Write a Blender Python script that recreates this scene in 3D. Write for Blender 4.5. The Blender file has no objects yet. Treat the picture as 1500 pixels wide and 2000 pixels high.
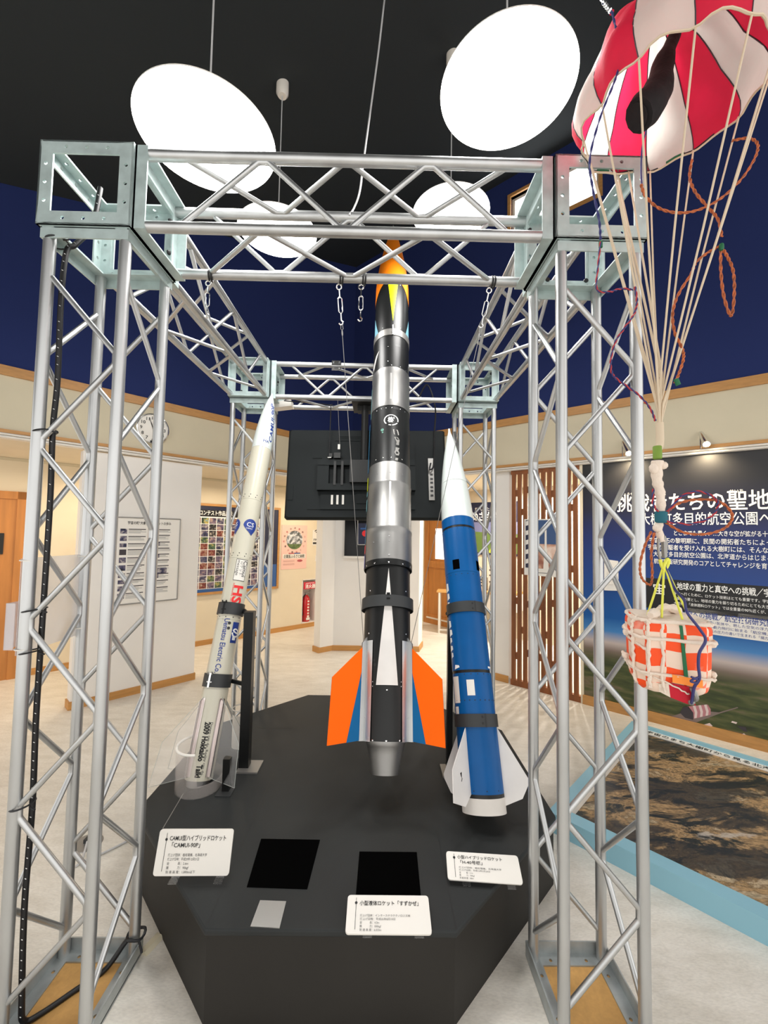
import bpy, bmesh, math, random
from mathutils import Vector as V, Matrix
random.seed(7)
scn = bpy.context.scene
COL = scn.collection
PI = math.pi
def R(d): return math.radians(d)

# ------------------------------------------------------------------ camera
FPX = 806.04                      # focal length in pixels of the 1500x2000 photograph
CAM = V((1.143, -1.3724, 1.6))
PITCH, ROLL, YAW = 0.05125, 0.01826, 0.01024
F_ = V((math.sin(YAW)*math.cos(PITCH), math.cos(YAW)*math.cos(PITCH), math.sin(PITCH)))
R_ = V((math.cos(YAW), -math.sin(YAW), 0)); U_ = R_.cross(F_)
R2 = math.cos(ROLL)*R_ + math.sin(ROLL)*U_
U2 = -math.sin(ROLL)*R_ + math.cos(ROLL)*U_
cam = bpy.data.cameras.new('camera'); camo = bpy.data.objects.new('camera', cam); COL.objects.link(camo)
cam.sensor_fit = 'VERTICAL'; cam.sensor_height = 36; cam.lens = FPX/2000*36
cam.clip_start = 0.02; cam.clip_end = 60
m3 = Matrix((R2, U2, -F_)).transposed()
camo.matrix_world = Matrix.Translation(CAM) @ m3.to_4x4()
scn.camera = camo

# ------------------------------------------------------------------ light and exposure
scn.view_settings.view_transform = 'Standard'; scn.view_settings.look = 'None'
scn.view_settings.gamma = 1; scn.view_settings.use_curve_mapping = False
scn.view_settings.exposure = 0.25
LAMP_STRENGTH = 26.0
WORLD_STRENGTH = 1.4
CORRIDOR_WATTS = 8.0
SPOT_WATTS = 30.0
wd = bpy.data.worlds.new('world'); scn.world = wd; wd.use_nodes = True
wd.node_tree.nodes['Background'].inputs[0].default_value = (1.0, .975, .945, 1)
wd.node_tree.nodes['Background'].inputs[1].default_value = WORLD_STRENGTH
def point_light(name, loc, watts, color, size=.15):
    l = bpy.data.lights.new(name, 'AREA'); l.shape = 'DISK'; l.energy = watts; l.color = color; l.size = size
    o = bpy.data.objects.new(name, l); COL.objects.link(o); o.location = loc; return o

# ------------------------------------------------------------------ pixels of the photograph to points in the room
def ray(px, py): return F_ + R2*((px-750)/FPX) + U2*((1000-py)/FPX)
def at(px, py, depth): return CAM + ray(px, py)*depth
def onz(px, py, z=0.0):
    d = ray(px, py); return CAM + d*((z-CAM.z)/d.z)
def onpl(px, py, P, N):
    d = ray(px, py); return CAM + d*((V(P)-CAM).dot(N)/d.dot(N))
def proj(p):
    d = V(p)-CAM; z = d.dot(F_)
    return (750+FPX*d.dot(R2)/z, 1000-FPX*d.dot(U2)/z)

# ------------------------------------------------------------------ materials
def lin(c):
    c = c/255.0
    return c/12.92 if c <= .04045 else ((c+.055)/1.055)**2.4
def rgb(r, g, b): return (lin(r), lin(g), lin(b), 1)
class NT:
    def __init__(s, m): s.t = m.node_tree; s.n = s.t.nodes; s.b = s.n['Principled BSDF']
    def new(s, t, **kw):
        n = s.n.new(t)
        for k, v in kw.items(): setattr(n, k, v)
        return n
    def link(s, a, b): s.t.links.new(a, b)
    def ramp(s, stops, interp='LINEAR'):
        r = s.n.new('ShaderNodeValToRGB'); e = r.color_ramp.elements; r.color_ramp.interpolation = interp
        while len(e) < len(stops): e.new(.5)
        for k, (p, c) in enumerate(stops): e[k].position = p; e[k].color = c
        return r
def mat(name, col, rough=.5, metal=0.0, var=None, bump=None, emit=None, alpha=None, trans=None, ior=None, spec=None, coat=None, aniso=None):
    m = bpy.data.materials.new(name); m.use_nodes = True; t = NT(m); b = t.b
    b.inputs['Base Color'].default_value = col; b.inputs['Roughness'].default_value = rough; b.inputs['Metallic'].default_value = metal
    if spec is not None: b.inputs['Specular IOR Level'].default_value = spec
    if coat: b.inputs['Coat Weight'].default_value = coat; b.inputs['Coat Roughness'].default_value = .12
    if emit: b.inputs['Emission Color'].default_value = emit[0]; b.inputs['Emission Strength'].default_value = emit[1]
    if alpha is not None: b.inputs['Alpha'].default_value = alpha
    if trans: b.inputs['Transmission Weight'].default_value = trans
    if ior: b.inputs['IOR'].default_value = ior
    if var or bump:
        tc = t.new('ShaderNodeTexCoord')
    if var:                       # (scale, amount[, stretch vector])
        n = t.new('ShaderNodeTexNoise'); n.inputs['Scale'].default_value = var[0]; n.inputs['Detail'].default_value = 5
        src = tc.outputs['Object']
        if len(var) > 2:
            mp = t.new('ShaderNodeMapping'); mp.inputs['Scale'].default_value = var[2]; t.link(src, mp.inputs[0]); src = mp.outputs[0]
        t.link(src, n.inputs['Vector'])
        a = var[1]
        r = t.ramp([(.3, tuple(c*(1-a) for c in col[:3])+(1,)), (.7, tuple(min(1, c*(1+a)) for c in col[:3])+(1,))])
        t.link(n.outputs['Fac'], r.inputs[0]); t.link(r.outputs[0], b.inputs['Base Color'])
        if metal > .5:
            rr = t.new('ShaderNodeMapRange'); rr.inputs[3].default_value = max(.05, rough-.1); rr.inputs[4].default_value = rough+.12
            t.link(n.outputs['Fac'], rr.inputs[0]); t.link(rr.outputs[0], b.inputs['Roughness'])
    if bump:
        n2 = t.new('ShaderNodeTexNoise'); n2.inputs['Scale'].default_value = bump[0]; n2.inputs['Detail'].default_value = 4
        t.link(tc.outputs['Object'], n2.inputs['Vector'])
        bp = t.new('ShaderNodeBump'); bp.inputs['Strength'].default_value = bump[1]; bp.inputs['Distance'].default_value = .01
        t.link(n2.outputs['Fac'], bp.inputs['Height']); t.link(bp.outputs[0], b.inputs['Normal'])
    return m
M = {}
M['alu'] = mat('brushed_aluminium', (.56, .57, .57, 1), .38, .9, var=(9, .12, (1, 1, .25)))
M['plate'] = mat('galvanised_plate', (.50, .60, .59, 1), .5, .35, var=(14, .18))
M['steel'] = mat('rocket_steel', (.33, .325, .315, 1), .42, 1, var=(7, .16, (1, 1, .2)))
M['chrome'] = mat('chrome', (.8, .8, .8, 1), .12, 1)
M['darkhole'] = mat('bolt_black', (.01, .01, .011, 1), .4)
M['black_paint'] = mat('black_satin_paint', rgb(22, 23, 23), .36, var=(5, .2), spec=.35)
M['black_matt'] = mat('black_matt', rgb(24, 25, 25), .6)
M['rubber'] = mat('clamp_rubber', rgb(48, 50, 51), .55)
M['deck'] = mat('plinth_charcoal', rgb(46, 48, 48), .55, spec=.2, var=(3, .12), bump=(220, .05))
M['felt'] = mat('black_felt', (.002, .002, .002, 1), .95, spec=0)
M['card'] = mat('white_card', rgb(232, 228, 220), .4)
M['ink'] = mat('black_ink', (.012, .012, .012, 1), .6)
M['grey_ink'] = mat('grey_ink', rgb(84, 84, 84), .6)
M['white_ink'] = mat('white_ink', rgb(246, 246, 244), .5)
M['red_ink'] = mat('red_ink', rgb(226, 38, 40), .5)
M['navy_ink'] = mat('navy_ink', rgb(28, 58, 140), .5)
M['red_sign'] = mat('red_sign', rgb(205, 22, 52), .45)
M['cream'] = mat('cream_wallpaper', rgb(226, 214, 190), .85, var=(3, .03), bump=(160, .06))
M['beige'] = mat('beige_wallpaper', rgb(208, 198, 172), .85, var=(3, .03), bump=(160, .06))
M['navy'] = mat('navy_wallpaper', rgb(40, 51, 98), .85, spec=.1, bump=(200, .08))
M['ceil'] = mat('black_ceiling', rgb(50, 54, 56), .8, spec=.2, bump=(120, .05))
M['panelw'] = mat('white_partition', rgb(232, 228, 222), .8, var=(2, .03))
M['wood'] = mat('light_oak', rgb(190, 138, 76), .5, var=(6, .14, (.6, .6, 8)))
M['woodtrim'] = mat('oak_trim', rgb(186, 136, 78), .5, var=(10, .12, (1, 1, 6)))
M['slat'] = mat('cedar_slat', rgb(128, 74, 36), .55, var=(5, .35, (3, 3, .35)))
M['doorwood'] = mat('oak_door', rgb(190, 126, 62), .45, var=(6, .12, (4, 4, .4)))
M['rail'] = mat('rail_white', rgb(228, 222, 212), .35)
M['white_plastic'] = mat('white_plastic', rgb(236, 232, 224), .4)
M['tv'] = mat('tv_back', rgb(32, 36, 37), .55, spec=.15, bump=(300, .05))
M['tvd'] = mat('tv_mount', rgb(16, 17, 17), .5)
M['rocket_cream'] = mat('cream_gloss_paint', rgb(206, 202, 184), .3, var=(4, .03), coat=.2)
M['rocket_white'] = mat('white_gloss_paint', rgb(222, 226, 222), .2, coat=.5)
M['nose_white'] = mat('pale_gloss_paint', rgb(218, 226, 222), .22, var=(5, .03), coat=.4)
M['blue_paint'] = mat('blue_gloss_paint', rgb(0, 84, 148), .42, spec=.2, var=(5, .1), coat=.1)
M['fin_white'] = mat('white_fin_paint', rgb(226, 222, 218), .45, var=(8, .05))
M['white_cap'] = mat('white_cap', rgb(222, 216, 208), .5, var=(6, .08))
M['orange'] = mat('orange_fin_vinyl', rgb(255, 104, 0), .5, spec=.15)
M['orange_n'] = mat('orange_nose_vinyl', rgb(255, 136, 18), .4)
M['finblue'] = mat('blue_fin_vinyl', rgb(8, 96, 150), .5, spec=.2)
M['lime'] = mat('lime_vinyl', rgb(206, 236, 10), .4)
M['sky_vinyl'] = mat('light_blue_vinyl', rgb(128, 186, 204), .45)
M['emis'] = mat('lamp_diffuser', (1, 1, 1, 1), .5, emit=((1, .985, .96, 1), LAMP_STRENGTH))
M['cord'] = mat('pale_cord', rgb(214, 196, 170), .8)
M['cableblack'] = mat('black_cable', rgb(14, 13, 16), .45)
M['cablegrey'] = mat('grey_cable', rgb(196, 196, 196), .5)
M['tie'] = mat('cable_tie', (.01, .01, .012, 1), .5)
M['wire'] = mat('steel_wire', (.35, .35, .35, 1), .35, 1)
M['w_orange'] = mat('orange_twisted_wire', rgb(176, 92, 48), .6, var=(90, .4))
M['w_blue'] = mat('blue_wire', rgb(48, 50, 108), .5)
M['w_red'] = mat('red_wire', rgb(176, 44, 48), .5)
M['yellow_cord'] = mat('yellow_cord', rgb(228, 228, 84), .5)
M['green_strap'] = mat('green_strap', rgb(28, 104, 66), .7)
M['tag_orange'] = mat('orange_tag', rgb(255, 146, 48), .5)
M['teal_tape'] = mat('teal_tape', rgb(22, 96, 112), .7)
M['board'] = mat('fibreboard', rgb(206, 158, 92), .7, var=(60, .08))
M['ltblue'] = mat('light_blue_frame', rgb(142, 190, 206), .45)
M['glow'] = mat('daylight_pane', (1, 1, 1, 1), .5, emit=((.93, .97, 1, 1), 3.5))
M['glowdoor'] = mat('daylight_door_pane', (1, 1, 1, 1), .5, emit=((.9, .97, 1, 1), 1.0))
M['bulb'] = mat('spot_bulb', (1, 1, 1, 1), .4, emit=((1, .86, .62, 1), 30))
M['ext_red'] = mat('extinguisher_red', rgb(186, 18, 30), .25, coat=.5)
M['clear'] = mat('clear_acrylic', (1, 1, 1, 1), .04, alpha=.07, spec=.5)
M['clear_edge'] = mat('acrylic_edge', rgb(190, 196, 190), .2, alpha=.75)
M['frost'] = mat('hazy_plastic', rgb(232, 232, 236), .35, alpha=.38)
M['mount_grey'] = mat('grey_metal', rgb(150, 148, 144), .4, .6)

def mat_floor():
    m = mat('floor_vinyl', rgb(200, 190, 170), .42); t = NT(m)
    tc = t.new('ShaderNodeTexCoord')
    n = t.new('ShaderNodeTexNoise'); n.inputs['Scale'].default_value = 4.5; n.inputs['Detail'].default_value = 9; n.inputs['Roughness'].default_value = .7
    n2 = t.new('ShaderNodeTexNoise'); n2.inputs['Scale'].default_value = 60; n2.inputs['Detail'].default_value = 3
    mp = t.new('ShaderNodeMapping'); mp.inputs['Scale'].default_value = (1, 3, 1); mp.inputs['Rotation'].default_value = (0, 0, R(43))
    t.link(tc.outputs['Object'], mp.inputs[0]); t.link(mp.outputs[0], n.inputs['Vector']); t.link(mp.outputs[0], n2.inputs['Vector'])
    a = t.ramp([(.3, rgb(214, 207, 194)), (.55, rgb(231, 225, 214)), (.75, rgb(241, 236, 226))]); t.link(n.outputs['Fac'], a.inputs[0])
    b = t.ramp([(.35, (.82, .82, .82, 1)), (.6, (1, 1, 1, 1))]); t.link(n2.outputs['Fac'], b.inputs[0])
    mx = t.new('ShaderNodeMix', data_type='RGBA', blend_type='MULTIPLY'); mx.inputs[0].default_value = .6
    t.link(a.outputs[0], mx.inputs[6]); t.link(b.outputs[0], mx.inputs[7]); t.link(mx.outputs[2], t.b.inputs['Base Color'])
    return m
M['floor'] = mat_floor()

def mat_fabric(name, c):
    m = bpy.data.materials.new(name); m.use_nodes = True; t = NT(m)
    t.b.inputs['Base Color'].default_value = c; t.b.inputs['Roughness'].default_value = .75
    tr = t.new('ShaderNodeBsdfTranslucent'); tr.inputs[0].default_value = c
    mx = t.new('ShaderNodeMixShader'); mx.inputs[0].default_value = .5
    t.link(t.b.outputs[0], mx.inputs[1]); t.link(tr.outputs[0], mx.inputs[2])
    t.link(mx.outputs[0], t.n['Material Output'].inputs[0])
    tc = t.new('ShaderNodeTexCoord'); n = t.new('ShaderNodeTexNoise'); n.inputs['Scale'].default_value = 22; t.link(tc.outputs['Object'], n.inputs['Vector'])
    bp = t.new('ShaderNodeBump'); bp.inputs['Strength'].default_value = .35; bp.inputs['Distance'].default_value = .01
    t.link(n.outputs['Fac'], bp.inputs['Height']); t.link(bp.outputs[0], t.b.inputs['Normal']); t.link(bp.outputs[0], tr.inputs['Normal'])
    return m
M['chute_red'] = mat_fabric('red_ripstop', rgb(226, 40, 76))
M['chute_white'] = mat_fabric('white_ripstop', rgb(232, 226, 218))

def mat_payload():
    m = mat('orange_white_tape', rgb(240, 90, 20), .6); t = NT(m)
    tc = t.new('ShaderNodeTexCoord'); mp = t.new('ShaderNodeMapping')
    mp.inputs['Location'].default_value = (.013, .021, .008); mp.inputs['Rotation'].default_value = (0, 0, R(20))
    t.link(tc.outputs['Object'], mp.inputs[0])
    n = t.new('ShaderNodeTexNoise'); n.inputs['Scale'].default_value = 18; t.link(tc.outputs['Object'], n.inputs['Vector'])
    ad = t.new('ShaderNodeVectorMath', operation='MULTIPLY_ADD'); ad.inputs[1].default_value = (.014, .014, .014)
    t.link(n.outputs['Color'], ad.inputs[0]); t.link(mp.outputs[0], ad.inputs[2])
    ck = t.new('ShaderNodeTexChecker'); ck.inputs['Scale'].default_value = 23
    ck.inputs[1].default_value = rgb(246, 78, 8); ck.inputs[2].default_value = rgb(236, 210, 190)
    t.link(ad.outputs[0], ck.inputs[0])
    n3 = t.new('ShaderNodeTexNoise'); n3.inputs['Scale'].default_value = 9; n3.inputs['Detail'].default_value = 6; t.link(tc.outputs['Object'], n3.inputs['Vector'])
    r = t.ramp([(.56, (0, 0, 0, 1)), (.68, (.7, .7, .7, 1))]); t.link(n3.outputs['Fac'], r.inputs[0])
    mx = t.new('ShaderNodeMix', data_type='RGBA'); t.link(r.outputs[0], mx.inputs[0]); t.link(ck.outputs[0], mx.inputs[6]); mx.inputs[7].default_value = rgb(234, 214, 198)
    t.link(mx.outputs[2], t.b.inputs['Base Color'])
    bp = t.new('ShaderNodeBump'); bp.inputs['Strength'].default_value = .4; bp.inputs['Distance'].default_value = .01
    t.link(n.outputs['Fac'], bp.inputs['Height']); t.link(bp.outputs[0], t.b.inputs['Normal'])
    return m
M['payload'] = mat_payload()
M['rope_white'] = mat('white_rope', rgb(232, 216, 200), .8, bump=(60, .5))
M['red_cloth'] = mat('red_cloth', rgb(196, 22, 46), .8)
M['bag_black'] = mat('black_bag', rgb(18, 14, 17), .85, bump=(40, .4))

def mat_mural():                  # a printed panorama: night sky at the top, blue, haze at the horizon, then fields
    m = mat('mural_print', rgb(20, 30, 80), .4); t = NT(m)
    tc = t.new('ShaderNodeTexCoord'); sp = t.new('ShaderNodeSeparateXYZ'); t.link(tc.outputs['Generated'], sp.inputs[0])
    r = t.ramp([(0, rgb(60, 70, 40)), (.165, rgb(84, 84, 56)), (.205, rgb(122, 106, 96)), (.238, rgb(190, 176, 170)), (.285, rgb(64, 126, 186)), (.34, rgb(6, 82, 152)),
                (.52, rgb(10, 58, 130)), (.68, rgb(16, 36, 98)), (.79, rgb(18, 20, 48)), (.9, rgb(26, 26, 30)), (1, rgb(32, 31, 32))])
    t.link(sp.outputs[2], r.inputs[0])
    n = t.new('ShaderNodeTexNoise'); n.inputs['Scale'].default_value = 3.2; n.inputs['Detail'].default_value = 8
    mp = t.new('ShaderNodeMapping'); mp.inputs['Scale'].default_value = (1.2, 1.2, 6); t.link(tc.outputs['Object'], mp.inputs[0]); t.link(mp.outputs[0], n.inputs['Vector'])
    g = t.ramp([(.3, rgb(42, 46, 32)), (.47, rgb(66, 76, 42)), (.55, rgb(84, 88, 52)), (.66, rgb(110, 98, 76)), (.8, rgb(60, 60, 44))]); t.link(n.outputs['Fac'], g.inputs[0])
    fr = t.ramp([(.15, (1, 1, 1, 1)), (.205, (0, 0, 0, 1))]); t.link(sp.outputs[2], fr.inputs[0])
    mx = t.new('ShaderNodeMix', data_type='RGBA'); t.link(fr.outputs[0], mx.inputs[0]); t.link(r.outputs[0], mx.inputs[6]); t.link(g.outputs[0], mx.inputs[7])
    t.link(mx.outputs[2], t.b.inputs['Base Color'])
    return m
M['mural'] = mat_mural()
def mat_aerial():
    m = mat('aerial_photo_print', rgb(120, 100, 70), .35); t = NT(m)
    tc = t.new('ShaderNodeTexCoord')
    mp = t.new('ShaderNodeMapping'); mp.inputs['Rotation'].default_value = (0, 0, R(-38)); mp.inputs['Scale'].default_value = (1, 2.6, 1)
    t.link(tc.outputs['Object'], mp.inputs[0])
    n = t.new('ShaderNodeTexNoise'); n.inputs['Scale'].default_value = 2.6; n.inputs['Detail'].default_value = 12; n.inputs['Roughness'].default_value = .72; n.inputs['Distortion'].default_value = .8
    t.link(mp.outputs[0], n.inputs['Vector'])
    r = t.ramp([(.36, rgb(26, 30, 34)), (.44, rgb(44, 48, 40)), (.475, rgb(120, 100, 72)), (.52, rgb(186, 152, 106)), (.56, rgb(120, 98, 66)), (.60, rgb(196, 174, 140)), (.66, rgb(70, 74, 52)), (.72, rgb(236, 228, 218))])
    t.link(n.outputs['Fac'], r.inputs[0])
    n2 = t.new('ShaderNodeTexNoise'); n2.inputs['Scale'].default_value = 46; n2.inputs['Detail'].default_value = 6; t.link(tc.outputs['Object'], n2.inputs['Vector'])
    mx = t.new('ShaderNodeMix', data_type='RGBA', blend_type='OVERLAY'); mx.inputs[0].default_value = .55
    t.link(r.outputs[0], mx.inputs[6]); t.link(n2.outputs['Fac'], mx.inputs[7])
    n3 = t.new('ShaderNodeTexNoise'); n3.inputs['Scale'].default_value = 1.5; n3.inputs['Detail'].default_value = 10; n3.inputs['Roughness'].default_value = .62; n3.inputs['Distortion'].default_value = .5
    m3_ = t.new('ShaderNodeMapping'); m3_.inputs['Location'].default_value = (3.3, 1.2, 0); t.link(mp.outputs[0], m3_.inputs[0]); t.link(m3_.outputs[0], n3.inputs['Vector'])
    dk = t.ramp([(.45, (.85, .85, .85, 1)), (.50, (0, 0, 0, 1))]); t.link(n3.outputs['Fac'], dk.inputs[0])
    ma = t.new('ShaderNodeMix', data_type='RGBA'); t.link(dk.outputs[0], ma.inputs[0]); t.link(mx.outputs[2], ma.inputs[6]); ma.inputs[7].default_value = rgb(34, 38, 38)
    lt = t.ramp([(.60, (0, 0, 0, 1)), (.66, (.7, .7, .7, 1))]); t.link(n3.outputs['Fac'], lt.inputs[0])
    mb_ = t.new('ShaderNodeMix', data_type='RGBA'); t.link(lt.outputs[0], mb_.inputs[0]); t.link(ma.outputs[2], mb_.inputs[6]); mb_.inputs[7].default_value = rgb(206, 196, 182)
    t.link(mb_.outputs[2], t.b.inputs['Base Color'])
    return m
M['aerial'] = mat_aerial()
def mat_photo(name, scale, stops, seed=0, detail=5):   # a blotchy printed photograph
    m = mat(name, rgb(120, 120, 120), .4); t = NT(m)
    tc = t.new('ShaderNodeTexCoord'); mp = t.new('ShaderNodeMapping'); mp.inputs['Location'].default_value = (seed*3.1, seed*1.7, seed)
    t.link(tc.outputs['Object'], mp.inputs[0])
    n = t.new('ShaderNodeTexNoise'); n.inputs['Scale'].default_value = scale; n.inputs['Detail'].default_value = detail; n.inputs['Distortion'].default_value = .6
    t.link(mp.outputs[0], n.inputs['Vector']); r = t.ramp(stops); t.link(n.outputs['Fac'], r.inputs[0]); t.link(r.outputs[0], t.b.inputs['Base Color'])
    return m
M['ph1'] = mat_photo('photo_cells_blue', 26, [(.3, rgb(20, 20, 26)), (.45, rgb(60, 62, 96)), (.56, rgb(120, 110, 120)), (.7, rgb(210, 205, 200))], 1)
M['ph2'] = mat_photo('photo_cells_red', 24, [(.3, rgb(26, 18, 18)), (.46, rgb(120, 50, 46)), (.58, rgb(150, 110, 90)), (.72, rgb(190, 180, 170))], 2)
M['ph3'] = mat_photo('photo_cells_dark', 30, [(.35, rgb(14, 14, 16)), (.5, rgb(46, 44, 48)), (.6, rgb(140, 130, 120)), (.7, rgb(225, 220, 215))], 3)
M['ph4'] = mat_photo('photo_cells_violet', 22, [(.32, rgb(40, 34, 54)), (.5, rgb(110, 96, 120)), (.66, rgb(176, 150, 140))], 4)
M['ph5'] = mat_photo('photo_cells_green', 24, [(.35, rgb(26, 34, 26)), (.5, rgb(84, 110, 84)), (.6, rgb(190, 170, 90)), (.7, rgb(90, 150, 170))], 5)
M['town'] = mat_photo('photo_town', 18, [(.36, rgb(60, 66, 56)), (.48, rgb(120, 124, 130)), (.56, rgb(196, 200, 206)), (.68, rgb(236, 236, 238))], 6)
M['grass'] = mat_photo('photo_grass', 30, [(.3, rgb(50, 70, 36)), (.6, rgb(96, 118, 62))], 7)
M['pink'] = mat('pink_paper', rgb(238, 196, 184), .6)
M['pinkd'] = mat('pink_text_grey', rgb(196, 150, 142), .6)
M['navy_paper'] = mat('navy_paper', rgb(26, 32, 62), .5)
M['bluep'] = mat('blue_paper', rgb(44, 88, 150), .5)
M['posterblk'] = mat('black_paper', rgb(16, 16, 18), .45)
M['dustyred'] = mat('dusty_red_band', rgb(176, 84, 88), .6)
M['glassblack'] = mat('black_glass', rgb(8, 8, 10), .18, spec=.3)
M['smoke'] = mat_photo('photo_smoke', 7, [(.35, rgb(150, 92, 74)), (.5, rgb(204, 160, 136)), (.65, rgb(238, 220, 208))], 8)
M['photosky'] = mat('photo_blue_sky', rgb(56, 84, 128), .4)
M['pinkroof'] = mat('pink_roof_print', rgb(186, 124, 130), .5)
M['roofpale'] = mat('pale_roof_print', rgb(220, 200, 196), .5)
M['road'] = mat('road_print', rgb(128, 112, 106), .5)
M['plum'] = mat('plum_print', rgb(58, 52, 58), .5)
M['fieldgreen'] = mat('field_print', rgb(96, 122, 60), .5)
M['ygreen'] = mat('yellow_green_print', rgb(196, 206, 60), .5)
M['dusk'] = mat('dusk_print', rgb(120, 124, 164), .5)

# ------------------------------------------------------------------ mesh builder
WORLD = {}
def text_geo(cache={}):
    def get(s, bold=0.0):
        k = (s, bold)
        if k not in cache:
            c = bpy.data.curves.new('tmp_text', 'FONT'); c.body = s; c.offset = bold; c.resolution_u = 2
            o = bpy.data.objects.new('tmp_text', c); COL.objects.link(o)
            bpy.context.view_layer.update()
            dg = bpy.context.evaluated_depsgraph_get()
            me = bpy.data.meshes.new_from_object(o.evaluated_get(dg))
            vs = [(v.co.x, v.co.y) for v in me.vertices]; fs = [tuple(p.vertices) for p in me.polygons]
            bpy.data.objects.remove(o); bpy.data.curves.remove(c); bpy.data.meshes.remove(me)
            w = max([v[0] for v in vs], default=0)
            cache[k] = (vs, fs, w)
        return cache[k]
    return get
TEXT = text_geo()

def fine_text(st, bold, lim, cache={}):
    """text outline split into small triangles so that it can follow a curved surface"""
    k = (st, bold, round(lim, 3))
    if k in cache: return cache[k]
    vs, fs, w = TEXT(st, bold); P = list(vs); out = []; mids = {}
    stack = [(f[0], f[i], f[i+1]) for f in fs for i in range(1, len(f)-1)]
    while stack:
        a, b, c = stack.pop(); e = sorted([((P[i][0]-P[j][0])**2+(P[i][1]-P[j][1])**2, i, j, o) for i, j, o in ((a, b, c), (b, c, a), (c, a, b))])[-1]
        if e[0] < lim*lim: out.append((a, b, c)); continue
        i, j, o = e[1:]; q = (min(i, j), max(i, j))
        if q not in mids: mids[q] = len(P); P.append(((P[i][0]+P[j][0])/2, (P[i][1]+P[j][1])/2))
        m = mids[q]; stack += [(i, m, o), (m, j, o)]
    cache[k] = (P, out, w); return cache[k]

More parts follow.
